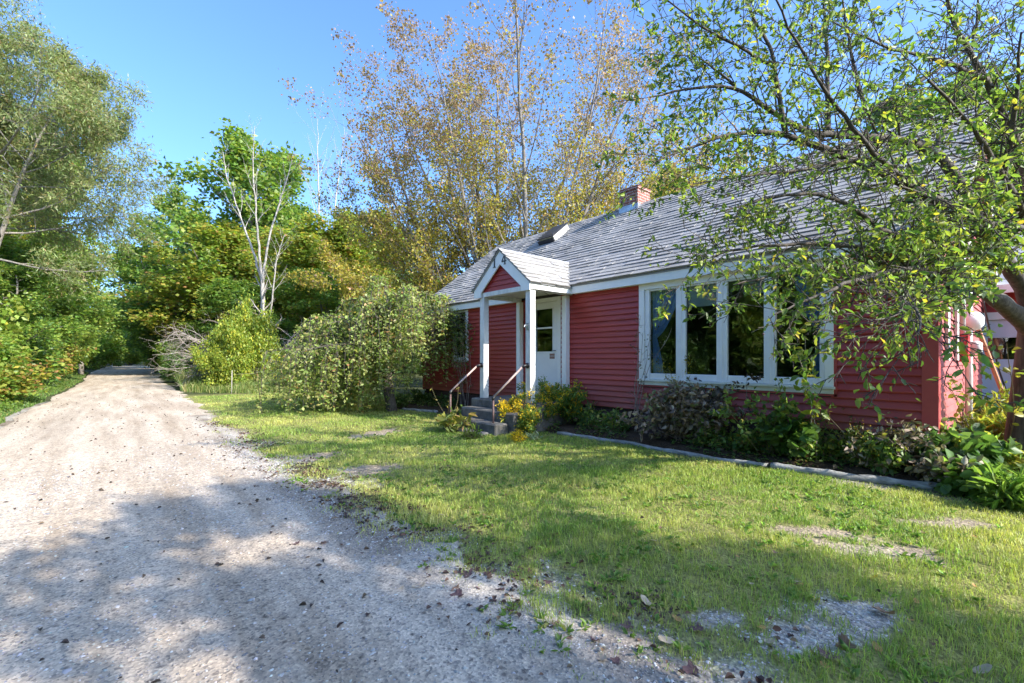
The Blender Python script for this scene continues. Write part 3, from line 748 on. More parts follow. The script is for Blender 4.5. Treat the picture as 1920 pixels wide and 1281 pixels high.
# ---- edging logs
def edge_log(pts, label, r=.055):
    m = MB(); q = []
    n_ = 26; t = np.linspace(0, 1, n_); s = np.linspace(0, 1, len(pts))
    for k in range(n_):
        p = [np.interp(t[k], s, pts[:, j]) for j in range(2)]
        q.append((p[0] + .004 * math.sin(k * 1.7), p[1], float(ground_z(np.array(p[0] - .2), np.array(p[1]))) + .022 + .005 * math.sin(k * .9)))
    m.tube(q, [r * (1 + .05 * math.sin(k * 2.3) + random.uniform(-.05, .05)) for k in range(n_)], 10)
    o = m.build("edging_log", M['log'], None, 0, True); tag(o, label, "log", "logs edging the flower bed")
edge_log(LOGP[:4] , "weathered pale edging log curving from the porch steps past the dried shrub", .04)
edge_log(np.array([LOGP[3] + (LOGP[4] - LOGP[3]) * .04, LOGP[4], LOGP[5]]), "weathered pale edging log at the right end of the flower bed", .055)
edge_log(LOGP2, "short pale edging strip left of the steps by the weeping tree", .05)

# ---- lantern and red pot
g = G(1190, 812, .06)
la = thing("garden_lantern", "small round metal garden lantern at the foot of the dried shrub", "lantern", (g[0] + .15, g[1], g[2]))
m = MB(); m.lathe((0, 0, 0), [(.05, -.03), (.05, .02), (.085, .05), (.10, .09), (.085, .14), (.04, .165), (.015, .17)], 18); m.build("globe", M['metal'], la, smooth=True)
m = MB(); m.lathe((0, 0, 0), [(.104, .10), (.104, .112)], 18); m.tube([(0, -.108, .02), (0, -.108, .2), (0, 0, .30), (0, .108, .2), (0, .108, .02)], .008, 6); m.build("cage", M['black'], la)
g = G(1512, 850, .1)
pt2 = MB(); pt2.lathe((g[0] + .3, g[1], .06), [(.075, 0), (.10, .15), (.112, .155), (.112, .185), (.095, .185), (.09, .05)], 18); tag(pt2.build("flower_pot", M['red_box'], None, 0, True), "small red pot half hidden by leaves at the foundation", "pot")

# ================================================================== GARAGE
ga = thing("garage", "red garage with pale door behind the house at the right edge", "garage", (0, 0, 0))
GX = 13.98
w = MB(); w.box(GX + .02, GX + 7, -7.5, -2.05, 0, 3.0); w.box(GX + .02, GX + 7, .83, 3.0, 0, 3.0); w.box(GX + .02, GX + .2, -2.05, .83, 2.26, 3.0); w.box(GX + 6.8, GX + 7, -2.05, .83, 0, 3.0)
w.build("wall", M['interior'], ga)
cl = MB()
for k in range(30):
    z = .1 + k * .1
    for a, b in course_spans(z + .05, -7.5, 3.0, [(-2.1, .90, 0, 2.3)]):
        if z < 2.95: cl.prism([(GX + .02, a, z), (GX - .01, a, z), (GX + .012, a, z + .103), (GX + .02, a, z + .103)], (0, b - a, 0))
cl.build("siding", M['siding'], ga)
t_ = MB(); t_.box(GX - .03, GX + .03, .83, 1.0, 0, 2.26); t_.box(GX - .03, GX + .03, -2.23, -2.05, 0, 2.26); t_.box(GX - .033, GX + .03, -2.23, 1.0, 2.26, 2.42); t_.build("door_trim", M['white'], ga, .004)
gd = MB()
panes = [(.29, .73), (-.29, .15), (-.87, -.43), (-1.45, -1.01)]
x0, x1 = GX + .02, GX + .06
gd.box(x0, x1, -2.045, .825, .02, .70); gd.box(x0, x1, -2.045, .825, .71, 1.43); gd.box(x0, x1, -2.045, .825, 1.88, 2.255)
prev = -2.045
for a, b in sorted(panes):
    gd.box(x0, x1, prev, a, 1.44, 1.879); prev = b
gd.box(x0, x1, prev, .825, 1.44, 1.879)
gdo = gd.build("garage_door", M['garage_door'], ga, .006)
for a, b in panes:
    g = MB(); g.box(x0 + .015, x0 + .02, a, b, 1.44, 1.88); g.build("pane", M['glass'], gdo)
rf = MB(); rf.prism([(GX - .35, -7.7, 2.95), (GX + 3.5, -7.7, 4.6), (GX + 7.35, -7.7, 2.95), (GX + 7.35, -7.7, 2.85), (GX - .35, -7.7, 2.85)], (0, 10.9, 0), (.3, .3, .31)); rf.build("roof", M['shingle'], ga, cols=True)
f = MB(); f.box(GX - .38, GX - .353, -7.7, 3.2, 2.78, 2.95); f.build("fascia", M['white'], ga)
# ================================================================== VEGETATION
def unit(v): return v / (np.linalg.norm(v, axis=-1, keepdims=True) + 1e-9)
def leaves_mesh(name, C, D, size, width, cols, rng, shape='diamond', up=0.35, fold=0.18):
    """C centres, D axis directions, size (n,), width ratio; leaf normals mostly upwards with scatter"""
    n = len(C); D = unit(D); size = np.broadcast_to(size, (n,))[:, None]
    nr = unit(rng.normal(size=(n, 3)) + np.array([0, 0, up * 3]))
    S = unit(np.cross(D, nr)); Nn = np.cross(S, D)
    w = size * width * 0.5
    fo = Nn * size * fold * rng.uniform(0.3, 1.2, (n, 1))
    if shape == 'diamond':
        V = np.stack([C, C + D * size * .45 + S * w + fo, C + D * size, C + D * size * .45 - S * w + fo], 1)
        Q = np.arange(n)[:, None] * 4 + np.arange(4)[None]; k = 4
    else:
        V = np.stack([C, C + D * size * .28 + S * w * .85 + fo, C + D * size * .62 + S * w * .8 + fo, C + D * size - fo * .6,
                      C + D * size * .62 - S * w * .8 + fo, C + D * size * .28 - S * w * .85 + fo], 1)
        b = np.arange(n)[:, None] * 6
        Q = np.concatenate([b + np.array([[0, 1, 2, 3]]), b + np.array([[0, 3, 4, 5]])], 0); k = 6
    return np_mesh(name, V.reshape(-1, 3), Q, None, np.repeat(cols, k, 0))

def palette(rng, n, cols, wts, var=0.2):
    c = np.array(cols)[rng.choice(len(cols), n, p=np.array(wts) / np.sum(wts))]
    return c * rng.uniform(1 - var, 1 + var, (n, 1)) * rng.uniform(.93, 1.07, (n, 3))

def polyline(rng, p, d, L, n, wob, trop):
    pts = [p]; d = d / np.linalg.norm(d); s = L / n
    for _ in range(n):
        d = d + rng.normal(size=3) * wob + np.array([0, 0, trop]); d = d / np.linalg.norm(d); pts.append(pts[-1] + d * s)
    return np.array(pts)
def grow(rng, pts, r0, r1, level, spec, out):
    """recursive limbs: out collects (points, radii, level)"""
    rad = np.linspace(r0, r1, len(pts)) if np.isscalar(r0) else r0
    out.append((pts, rad, level))
    if level >= len(spec): return
    s = spec[level]; seg = np.linalg.norm(np.diff(pts, axis=0), axis=1).sum()
    n = s['n'] if not isinstance(s['n'], tuple) else rng.integers(s['n'][0], s['n'][1] + 1)
    az0 = rng.uniform(0, 6.28)
    for k in range(n):
        t = s['lo'] + (s['hi'] - s['lo']) * (k + rng.random()) / n
        f = t * (len(pts) - 1); i = min(int(f), len(pts) - 2)
        p = pts[i] + (pts[i + 1] - pts[i]) * (f - i); T = unit(pts[i + 1] - pts[i])
        r = np.array([0, 0, 1.0]) if abs(T[2]) < .9 else np.array([1.0, 0, 0])
        A = unit(np.cross(T, r)); B = np.cross(T, A); az = az0 + k * 2.4 + rng.normal() * .3
        if s.get('flat'): az = (0 if k % 2 else math.pi) + rng.normal() * s['flat']
        an = R(s['ang'] + rng.normal() * s.get('angj', 8) + s.get('dang', 0) * (1 - t))
        d = T * math.cos(an) + (A * math.cos(az) + B * math.sin(az)) * math.sin(an)
        prof = s.get('prof'); m = prof(t) if prof else (1 - .45 * t)
        L = s['len'] * (seg if s.get('rel', True) else 1) * m * rng.uniform(.7, 1.2)
        rr = np.interp(t, np.linspace(0, 1, len(rad)), rad) * s.get('rr', .55)
        q = polyline(rng, p, d, L, s.get('seg', 5), s.get('wob', .12), s.get('trop', .05))
        grow(rng, q, max(rr, .003), max(rr * .25, .002), level + 1, spec, out)
def wood_mesh(name, out, sides=(9, 6, 4, 3, 3), maxlevel=9):
    Vs, Qs, o = [], [], 0
    for pts, rad, lv in out:
        if lv > maxlevel: continue
        V, Q = tube_arrays(pts, np.asarray(rad, float), sides[min(lv, len(sides) - 1)])
        Vs.append(V); Qs.append(Q + o); o += len(V)
    return np_mesh(name, np.concatenate(Vs), np.concatenate(Qs), None, None, True)
def leaf_points(rng, out, minlevel, per, spread, tmin=.15, clump=None):
    C, D, K = [], [], []
    k = 0
    for pts, rad, lv in out:
        if lv < minlevel: continue
        L = np.linalg.norm(np.diff(pts, axis=0), axis=1).sum()
        m = max(1, rng.poisson(per * L if per < 0 else per)) if per > 0 else rng.poisson(-per * L)
        if m == 0: continue
        t = rng.uniform(tmin, 1, m) * (len(pts) - 1); i = np.minimum(t.astype(int), len(pts) - 2); f = (t - i)[:, None]
        p = pts[i] * (1 - f) + pts[i + 1] * f
        T = unit(pts[i + 1] - pts[i])
        C.append(p + rng.normal(size=(m, 3)) * spread); D.append(T * .5 + rng.normal(size=(m, 3)) * .8); K.append(np.full(m, k)); k += 1
    return np.concatenate(C), np.concatenate(D), np.concatenate(K)

G1, G2, G3 = (0.125, 0.22, 0.04), (0.20, 0.285, 0.05), (0.09, 0.165, 0.042)
GOLD, OLIVE, RUST, YEL = (0.34, 0.30, 0.05), (0.23, 0.265, 0.05), (0.34, 0.19, 0.07), (0.40, 0.38, 0.05)
PINK, BROWN = (0.42, 0.27, 0.20), (0.28, 0.18, 0.12)
GREYG = (0.215, 0.265, 0.10)

def make_tree(name, label, cat, seed, H, tr, spec, minlv, per, spread, lsize, lw, cols, wts, bark='bark_maple', stems=None, droop=0.25,
              leafname='crown', shape='diamond', group=None, colfun=None, clumpvar=.22, maxwood=9, up=.35, keep=None, trop=.0):
    rng = np.random.default_rng(seed); out = []
    for (p, d, L, r) in (stems or [((0, 0, -.1), (0, 0, 1), H * .92, tr)]):
        grow(rng, polyline(rng, np.array(p, float), np.array(d, float), L, 10, .05, trop), r, r * .15, 0, spec, out)
    root = thing(name, label, cat, (0, 0, 0), 0, group)
    obj('trunk', wood_mesh('trunk', out, maxlevel=maxwood), M[bark], root)
    if per:
        C, D, K = leaf_points(rng, out, minlv, per, spread)
        if keep is not None:
            k_ = keep(rng, C); C, D, K = C[k_], D[k_], K[k_]
        D[:, 2] -= droop
        n = len(C); sz = lsize * rng.uniform(.6, 1.25, n)
        c = colfun(rng, C, K) if colfun else palette(rng, n, cols, wts)
        c = c * np.random.default_rng(seed + 5).uniform(1 - clumpvar, 1 + clumpvar, K.max() + 1)[K][:, None]
        obj(leafname, leaves_mesh(leafname, C, D, sz, lw, c, rng, shape, up), M['leaf'], root)
    return root
OV = lambda t: math.sin(math.pi * min(1, .22 + .75 * t)) ** .7     # oval crown profile
SPB = [dict(n=22, len=.36, ang=62, angj=9, lo=.16, hi=.98, prof=OV, trop=.07, wob=.12, seg=6, rr=.5, dang=12),
       dict(n=7, len=.45, ang=48, lo=.25, hi=1, trop=.03, wob=.15, seg=4), dict(n=5, len=.5, ang=48, lo=.3, hi=1, trop=.0, seg=3, wob=.2)]
used = {}
def place(proto, loc, rz, s, label, group=None):
    """first use moves the built tree itself, later uses copy it with its parts"""
    sc = s if isinstance(s, tuple) else (s, s, s)
    if proto.name not in used:
        used[proto.name] = 1; o = proto; o.location = [float(v) for v in loc]; o.rotation_euler = (0, 0, rz); o.scale = sc; o['label'] = label
        if group: o['group'] = group
        return o
    return dup(proto, loc, rz, sc, label, group)

# --- prototypes of background trees, 12 m tall at scale 1
T_green = make_tree('maple_tree', '-', 'tree', 11, 12, .17, SPB, 2, 26, .22, .20, .7, [G1, G2, OLIVE, G3], [4, 5, 2, 2])
T_dark = make_tree('broadleaf_tree', '-', 'tree', 12, 12, .17, SPB, 2, 26, .22, .20, .7, [G1, G3, (0.07, .145, .05)], [3, 4, 3])
T_gold = make_tree('golden_maple_tree', '-', 'tree', 13, 12, .17, SPB, 2, 25, .22, .19, .7, [OLIVE, GOLD, RUST, G2], [5, 3, .7, 4])
T_mix = make_tree('mixed_tree', '-', 'tree', 14, 12, .16, SPB, 2, 17, .24, .19, .65, [GREYG, OLIVE, G2, RUST], [4, 4, 4, 1], bark='bark_pale')
SPO = [dict(n=20, len=.36, ang=58, angj=12, lo=.22, hi=.98, prof=OV, trop=.08, wob=.12, seg=6, rr=.5, dang=12),
       dict(n=5, len=.45, ang=48, lo=.3, hi=1, trop=.03, wob=.15, seg=4), dict(n=4, len=.5, ang=48, lo=.3, hi=1, trop=.0, seg=3, wob=.2)]
T_open = make_tree('slender_maple_tree', '-', 'tree', 15, 12, .15, SPO, 2, 28, .20, .19, .7, [G1, G2, OLIVE, G3], [4, 4, 3, 2])

DIM = {}
def tr(proto, px, d, ytop, wpx, label, rz=None, group=None, base=12.0, wid=7.2):
    """a tree standing at view depth d whose top reaches photo row ytop and whose crown is wpx wide"""
    if proto.name not in DIM:
        c = [o for o in proto.children if o.name.startswith('crown')][0].data
        q = np.empty(len(c.vertices) * 3, np.float32); c.vertices.foreach_get('co', q); q = q.reshape(-1, 3)
        DIM[proto.name] = (np.percentile(q[:, 2], 99.7), (np.percentile(q[:, 0], 97) - np.percentile(q[:, 0], 3) + np.percentile(q[:, 1], 97) - np.percentile(q[:, 1], 3)) / 2)
    base, wid = DIM[proto.name]
    loc = at(px, d); H = (HOR - ytop) / F * d + CAMZ; sh = H / base; sw = (wpx / F * d) / wid
    place(proto, loc, RNG.uniform(0, 6.28) if rz is None else rz, (sw, sw, sh), label, group)

GW = 'trees of the wood beyond the lawn'
tr(T_open, 440, 40, 238, 250, 'tallest green maple with a rounded top rising behind the bare pale tree', group=GW)
tr(T_open, 340, 46, 352, 140, 'green tree with a loose leaning crown left of the tallest maple', group=GW)
tr(T_dark, 310, 62, 460, 100, 'dark green tree overhanging the right edge of the road far away', group=GW)
tr(T_green, 322, 50, 470, 170, 'dark green tree beside the road in front of the loose leaning crown', group=GW)
tr(T_dark, 352, 42, 520, 150, 'low dark green tree at the road edge left of the bare brush', group=GW)
tr(T_gold, 400, 40, 430, 200, 'olive gold maple below the tallest green maple, left of the bare pale tree', group=GW)
tr(T_green, 545, 44, 372, 190, 'green maple crown right of the bare pale tree top', group=GW)
tr(T_gold, 560, 36, 440, 190, 'olive gold maple just right of the bare pale tree', group=GW)
tr(T_gold, 640, 38, 415, 190, 'golden maple in the middle of the wood above the weeping tree', group=GW)
tr(T_mix, 700, 42, 440, 180, 'grey-green mixed tree at the right end of the wood', group=GW)
tr(T_green, 620, 31, 515, 170, 'lower green tree right behind the left side of the weeping tree', group=GW)
tr(T_gold, 720, 36, 500, 170, 'rusty gold low tree behind the top of the weeping tree', group=GW)
tr(T_green, 480, 33, 530, 160, 'low green tree directly behind the yellow vine', group=GW)
tr(T_gold, 800, 45, 540, 170, 'olive low tree behind the left gable of the house', group=GW)
tr(T_mix, 860, 50, 520, 180, 'pale mixed tree glimpsed under the big maple left of the roof', group=GW)
tr(T_dark, 520, 55, 470, 240, 'dark tree deep in the wood behind the gold maples', group=GW)
tr(T_dark, 680, 56, 480, 240, 'dark tree deep in the wood at its right end', group=GW)
tr(T_green, 1900, 34, 290, 300, 'green tree rising behind the garage at the right edge', group=GW)
tr(T_gold, 1240, 36, 352, 170, 'olive tree top peeping over the ridge right of the chimney', group=GW)
tr(T_gold, 1330, 40, 330, 170, 'yellow-green tree top over the ridge behind the crab apple branches', group=GW)
tr(T_green, 1760, 40, 200, 330, 'green tree behind the right gable peak and crab apple', group=GW)
# far end of the road
GF = 'trees at the far end of the road'
for px, d, yt, wp, pr_, lb in ((236, 105, 600, 80, T_green, 'rounded bright bush-like tree closing the far end of the road'), (190, 120, 590, 70, T_gold, 'hazy olive tree at the far end of the road on the left'),
                               (290, 125, 590, 60, T_dark, 'dark tree at the far end of the road on the right'), (222, 150, 545, 50, T_mix, 'thin pale tree against the gap of sky over the road')):
    tr(pr_, px, d, yt, wp, lb, group=GF)
for px, d, yt in ((60, 115, 560), (340, 105, 560), (350, 90, 540), (420, 75, 500), (500, 72, 480), (580, 70, 480), (660, 75, 490), (760, 75, 520), (830, 75, 530)):
    tr((T_dark, T_gold, T_green)[(px // 10) % 3], px, d, yt, 190, 'distant tree deep in the wood, only glimpsed between nearer crowns', group='glimpsed distant trees')
# left side of the road
GL = 'trees along the left side of the road'
tr(T_open, 70, 34, 215, 140, 'tall slender green tree with a dark trunk behind the willow on the left', group=GL)
tr(T_green, 40, 33, 350, 150, 'leafy green tree under the willow at the left edge', group=GL)
tr(T_gold, 95, 44, 480, 90, 'golden tree beside the utility pole on the left', group=GL)
tr(T_green, 70, 36, 470, 150, 'bright green lower tree in front of the tall slender tree', group=GL)
tr(T_green, 10, 24, 430, 220, 'green tree at the left edge below the willow branches', group=GL)
tr(T_green, 150, 62, 590, 60, 'green tree leaning over the left side of the road near the pole', group=GL)
tr(T_green, 40, 48, 400, 170, 'dark green tree deep behind the left verge', group=GL)
tr(T_green, 5, 19, 480, 180, 'sunlit green tree at the left edge above the nearest verge bushes', group=GL)
tr(T_open, 65, 25, 440, 130, 'airy sunlit tree on the left verge under the willow', group=GL)
tr(T_green, 90, 31, 520, 110, 'small sunlit tree on the left verge left of the utility pole', group=GL)
tr(T_gold, -60, 26, 350, 260, 'olive tree outside the willow at the far left', group=GL)
tr(T_mix, 5, 30, 260, 180, 'pale trunked tree half hidden in the willow crown', group=GL)
# across the road, seen mirrored in the windows
GX_ = 'trees across the road facing the house'
for x, y, H_, pr_ in ((-7, 15, 11, T_green), (-9, 9, 13, T_dark), (-7.5, 4.5, 10, T_green), (-10, 1, 14, T_dark), (-6.5, 19, 9, T_green), (-13, 13, 15, T_mix), (-9, -4, 12, T_green)):
    place(pr_, (x, y, 0), RNG.uniform(0, 6), (H_ / 13, H_ / 13, H_ / 22), 'leafy tree across the road mirrored in the picture window', GX_)

for x, y, H_, pr_ in ((-15, 6, 15, T_dark), (-16, 11, 16, T_green), (-15, 16, 14, T_dark), (-17, 20, 16, T_gold), (-14, 24, 14, T_green), (-19, 28, 17, T_dark), (-11.5, 7, 11, T_green), (-11, 12, 10, T_gold), (-10.5, 17, 10, T_dark), (-22, 14, 18, T_dark), (-23, 21, 18, T_green), (-12, 21, 11, T_green)):
    place(pr_, (x, y, 0), RNG.uniform(0, 6), (H_ / 9, H_ / 9, H_ / 24), 'leafy tree across the road mirrored in the picture window', GX_)

# --- willow on the left, narrow leaves
def willow_keep(rng, C): return ((fbm(C[:, 0] * .5 + C[:, 2] * .21 + 50, C[:, 1] * .5 + C[:, 2] * .4) + rng.normal(size=len(C)) * .05) > .395) & (C @ RT < np.interp(C[:, 2], [3, 6.5, 8.5, 10], [4.6, 5.6, 7.6, 12]) + rng.normal(size=len(C)) * .35)
SPW = [dict(n=22, len=.44, ang=58, angj=10, lo=.42, hi=.97, prof=OV, trop=.05, wob=.12, seg=7, rr=.5, dang=15),
       dict(n=8, len=.42, ang=45, lo=.2, hi=1, trop=.02, wob=.15, seg=5), dict(n=6, len=.5, ang=42, lo=.2, hi=1, trop=-.03, seg=4, wob=.15)]
wl = make_tree('willow_tree', 'tall grey-green willow with narrow leaves leaning over the road at the left edge', 'tree', 31, 15.5, .24, SPW, 2, 58, .20, .19, .2,
               [GREYG, (0.17, 0.205, 0.08), (0.23, 0.23, 0.10), (0.27, 0.2, 0.10)], [5, 4, 4, 1.2], bark='bark_maple', keep=willow_keep, droop=.35, clumpvar=.25,
               stems=[((0, 0, -.1), (.06, -.04, 1), 16.0, .22), ((.2, .1, -.1), (.20, -.08, 1), 13.5, .15), ((-.2, .4, -.1), (-.05, .2, 1), 15, .17)], up=.2)
place(wl, at(-105, 17.5), 0, (.92, .92, 1.0), wl['label'])

# --- big multi-stemmed maple behind the house
def maple_cols(rng, C, K):
    n = len(C); t = np.clip((C[:, 2] - 6.5) / 8 + rng.normal(size=n) * .22 + np.random.default_rng(3).normal(size=K.max() + 1)[K] * .22 + (fbm(C[:, 0] * .45 + 9, C[:, 2] * .45) - .5) * 1.0, 0, 1)[:, None]
    a = palette(rng, n, [(.36, .30, .05), (.25, .24, .045), (.30, .25, .05), RUST], [4, 4, 4, .8]); b = palette(rng, n, [(.33, .22, .155), (.23, .15, .105), (.31, .22, .08), (.30, .205, .13)], [4, 3, 1.6, 2])
    return np.where(rng.random((n, 1)) < t, b, a)
def maple_keep(rng, C):
    side = (C[:, 0] * RT[0] + C[:, 1] * RT[1])
    p = np.interp(C[:, 2], [2, 6, 9, 12, 17], [1, 1, .72, .6, .55]) * np.interp(side, [-7, -3, 2, 7], [1.0, 1.0, .85, .85])
    cl = fbm(C[:, 0] * .8 + 3 + C[:, 1] * .3, C[:, 2] * .8 + C[:, 1] * .3)
    return rng.random(len(C)) < p * sstep(.16, .50, cl + .06) * 1.1
st_ = []
rs = np.random.default_rng(44)
for sx, sy, tl, L in ((-.4, .1, -.78, 12.2), (-.3, -.1, -.58, 14.2), (-.25, .2, -.42, 15.4), (-.15, -.2, -.30, 16.2), (-.1, .25, -.18, 17), (0, 0, -.06, 17.6), (.05, -.25, .05, 17.6), (.12, .15, .17, 17.2), (.2, -.1, .29, 16.8),
                      (.28, .2, .42, 16), (.35, -.15, .55, 15.2), (.42, .15, .72, 14), (.5, 0, .95, 12.5), (-.5, .2, -1.05, 9.5), (0, .4, .35, 16), (-.2, .35, -.5, 14.5), (.1, -.3, .22, 17), (-.1, .3, -.24, 16.8), (.3, .3, .63, 14.8), (-.3, .0, -.68, 13.4), (.05, .1, .11, 17.8), (-.05, -.1, -.12, 17.6)):
    dv = RT * tl + FW * rs.normal() * .17 + np.array([0, 0, 1.0])
    st_.append((RT * sx * 1.3 + FW * sy * 2 + np.array([0, 0, -.1]), dv, L, rs.uniform(.10, .15)))
SPM = [dict(n=22, len=.30, ang=33, angj=9, lo=.18, hi=.97, prof=lambda t: 1.0 - .38 * t, trop=.025, wob=.07, seg=6, rr=.42),
       dict(n=6, len=.42, ang=32, lo=.25, hi=1, trop=.03, wob=.1, seg=4), dict(n=4, len=.5, ang=42, lo=.3, hi=1, trop=.0, seg=3, wob=.15)]
mp_ = make_tree('sugar_maple_tree', 'big many-stemmed maple with thinning pink-brown and golden autumn leaves behind the house', 'tree', 45, 16, .15, SPM, 2, 12, .13, .112, .85,
                None, None, bark='bark_maple', stems=st_, keep=maple_keep, colfun=maple_cols, droop=.45, clumpvar=.2, up=.2)
place(mp_, at(965, 21.5), 0, 1, mp_['label'])

# --- pale bare tree in front of the wood
def px_path(pts): return np.array([P(*q) for q in pts])
def limb_tree(name, label, cat, limbs, spec, seed, bark, origin):
    rng = np.random.default_rng(seed); out = []
    for pts, r0, r1 in limbs:
        q = px_path(pts) - origin
        s = np.linspace(0, 1, len(q)); t = np.linspace(0, 1, max(10, len(q) * 4))
        qq = np.stack([np.interp(t, s, q[:, j]) for j in range(3)], 1); qq[1:-1] = (qq[:-2] + 2 * qq[1:-1] + qq[2:]) / 4
        qq[1:-1] += rng.normal(size=(len(qq) - 2, 3)) * r0 * .25
        grow(rng, qq, r0, r1, 0, spec, out)
    root = thing(name, label, cat, origin)
    obj('trunk', wood_mesh('trunk', out), M[bark], root)
    return root, out, rng
SPD = [dict(n=14, len=.24, ang=34, lo=.35, hi=1, trop=.04, wob=.1, seg=5, rr=.45), dict(n=4, len=.45, ang=38, lo=.3, hi=1, trop=.02, seg=4, wob=.12)]
d0 = 23
limb_tree('bare_tree', 'pale bare tree with forked trunk rising out of the yellow vine', 'tree',
          [([(505, 735, d0), (500, 660, d0), (494, 590, d0), (491, 520, d0)], .13, .09), ([(491, 525, d0), (470, 460, d0), (445, 390, d0 + .4), (425, 330, d0 + .5), (418, 285, d0 + .6)], .065, .012),
           ([(491, 525, d0), (484, 450, d0 - .3), (478, 380, d0 - .5), (474, 300, d0 - .5), (478, 236, d0 - .6)], .065, .01), ([(493, 520, d0), (505, 440, d0), (528, 370, d0 + .3), (540, 330, d0 + .4), (550, 290, d0 + .5)], .06, .01),
           ([(499, 660, d0), (510, 560, d0 - .6), (520, 480, d0 - .8), (534, 440, d0 - .9)], .05, .014)], SPD, 51, 'bark_pale', at(505, d0))
d0 = 41
SPD2 = [dict(n=18, len=.24, ang=28, lo=.25, hi=1, trop=.05, wob=.08, seg=5, rr=.4), dict(n=4, len=.4, ang=35, lo=.3, hi=1, trop=.02, seg=3, wob=.12)]
limb_tree('bare_tree', 'leafless thin tree standing against the sky, left one of two beside the big maple', 'tree', [([(598, 672 + 30, d0), (600, 520, d0), (598, 400, d0), (596, 300, d0), (595, 222, d0)], .14, .012)], SPD2, 52, 'bark_pale', at(598, d0))
limb_tree('bare_tree', 'leafless thin tree touching the big maple, right one of two against the sky', 'tree', [([(624, 672 + 30, d0), (622, 520, d0), (628, 400, d0), (640, 300, d0), (646, 240, d0)], .13, .012)], SPD2, 53, 'bark_pale', at(624, d0))

# --- tangles of dead brush
def brush(px, py, d, rad, n, seed, label):
    rng = np.random.default_rng(seed); o = at(px, d); out = []
    for k in range(n):
        a = rng.uniform(0, 6.28); q = polyline(rng, np.array([rng.normal() * .35, rng.normal() * .35, rng.uniform(.3, 2.3)]), np.array([math.cos(a), math.sin(a), rng.uniform(-.1, 1.0)]), rad * rng.uniform(.8, 1.7), 9, .14, -.07)
        grow(rng, q, .028, .006, 0, [dict(n=8, len=.4, ang=40, lo=.2, hi=1, trop=-.04, wob=.15, seg=4, rr=.6), dict(n=3, len=.5, ang=40, lo=.3, hi=1, trop=-.03, seg=3)], out)
    r_ = thing('dead_brush', label, 'brush', o, 0, 'tangles of dead brush'); obj('twigs', wood_mesh('twigs', out, (5, 4, 3)), M['brush'], r_)
brush(400, 640, 22.5, 1.7, 60, 61, 'tangle of bare grey-brown branches left of the yellow vine')
brush(548, 640, 24, 2.2, 36, 62, 'tangle of bare brown branches between the yellow vine and the weeping tree')

# --- shrubs
SPS = [dict(n=9, len=.38, ang=42, lo=.2, hi=1, trop=.03, wob=.15, seg=4, rr=.6), dict(n=5, len=.5, ang=45, lo=.2, hi=1, trop=0, seg=3, wob=.2)]
def stems_(rng, n, H, lean, r): return [((rng.normal() * .12, rng.normal() * .12, -.05), (rng.normal() * lean, rng.normal() * lean, 1), H * rng.uniform(.7, 1.05), r) for _ in range(n)]
def shrub(name, seed, H, n, lean, per, spread, ls, lw, cols, wts, cat='shrub', **kw):
    return make_tree(name, '-', cat, seed, H, .02, SPS, 1, per, spread, ls, lw, cols, wts, bark='stem', stems=stems_(np.random.default_rng(seed), n, H, lean, .018), leafname='leaves', **kw)
S_green = shrub('leafy_shrub', 71, 2.0, 14, .42, 17, .10, .13, .7, [G1, G2, OLIVE], [3, 4, 2])
S_lime = shrub('bushy_shrub', 72, 2.0, 14, .45, 17, .10, .12, .7, [G2, (.17, .24, .04), YEL, OLIVE], [4, 4, 1, 2])
S_dark = shrub('verge_shrub', 73, 2.0, 14, .45, 17, .10, .13, .65, [G3, G1, (.06, .12, .045)], [4, 3, 2])
S_rust = shrub('autumn_shrub', 74, 2.0, 14, .45, 15, .10, .12, .65, [OLIVE, RUST, G1, GOLD], [4, 2, 3, 2])
def sh(proto, x, y, w_, h_, label, group=None): place(proto, (x, y, 0), RNG.uniform(0, 6.28), (w_ / 2.0, w_ / 2.0, h_ / 2.1), label, group)
GS = 'shrubs along the left verge'
vl = [(-3.4, 12.6, 2.2, 1.3, S_green), (-4.6, 14.5, 3, 2.2, S_dark), (-3.6, 16.2, 2.4, 1.7, S_lime), (-5.2, 18, 3, 3, S_green), (-3.7, 19.6, 2.6, 2.0, S_rust), (-5.5, 22, 3.4, 3.6, S_dark), (-3.8, 23.5, 2.6, 2.3, S_green),
      (-5.0, 26.5, 3.2, 3.6, S_lime), (-3.8, 28.5, 2.6, 2.4, S_dark), (-4.6, 32, 3.2, 3.8, S_green), (-3.6, 35, 2.6, 2.6, S_rust), (-4.2, 39, 3.2, 4, S_lime), (-3.7, 43, 3, 3, S_green), (-4.2, 48, 3.4, 4.2, S_green), (-4.0, 55, 3.6, 4, S_dark), (-5, 64, 4, 4, S_lime), (-6.5, 15.5, 3, 3.2, S_lime), (-7, 20, 3.4, 4, S_green), (-7, 26, 3.6, 4.6, S_dark)]
shades = {id(S_green): 'mid-green', id(S_lime): 'light yellow-green', id(S_dark): 'dark green', id(S_rust): 'olive and rust coloured'}
order = ['nearest the camera', 'second back from the camera', 'third along the road edge', 'set back behind the third one', 'beside the bend of brown litter', 'tall and set back under the willow', 'low at the road edge below the willow', 'tall, in the shade of the green trees', 'low at the road edge before the pole',
         'tall, just before the utility pole', 'low at the foot of the utility pole', 'tall, just past the utility pole', 'low, past the pole', 'tall, beside the shaded stretch of road', 'far along the shaded stretch', 'farthest, where the road disappears', 'at the left edge behind the nearest bushes', 'taller, at the left edge under the willow', 'tallest, deep at the left edge']
for (x, y, w_, h_, pr_), od in zip(vl, order): sh(pr_, x, y, w_ * 1.1, h_, f'{shades[id(pr_)]} bush on left verge, {od}', GS)
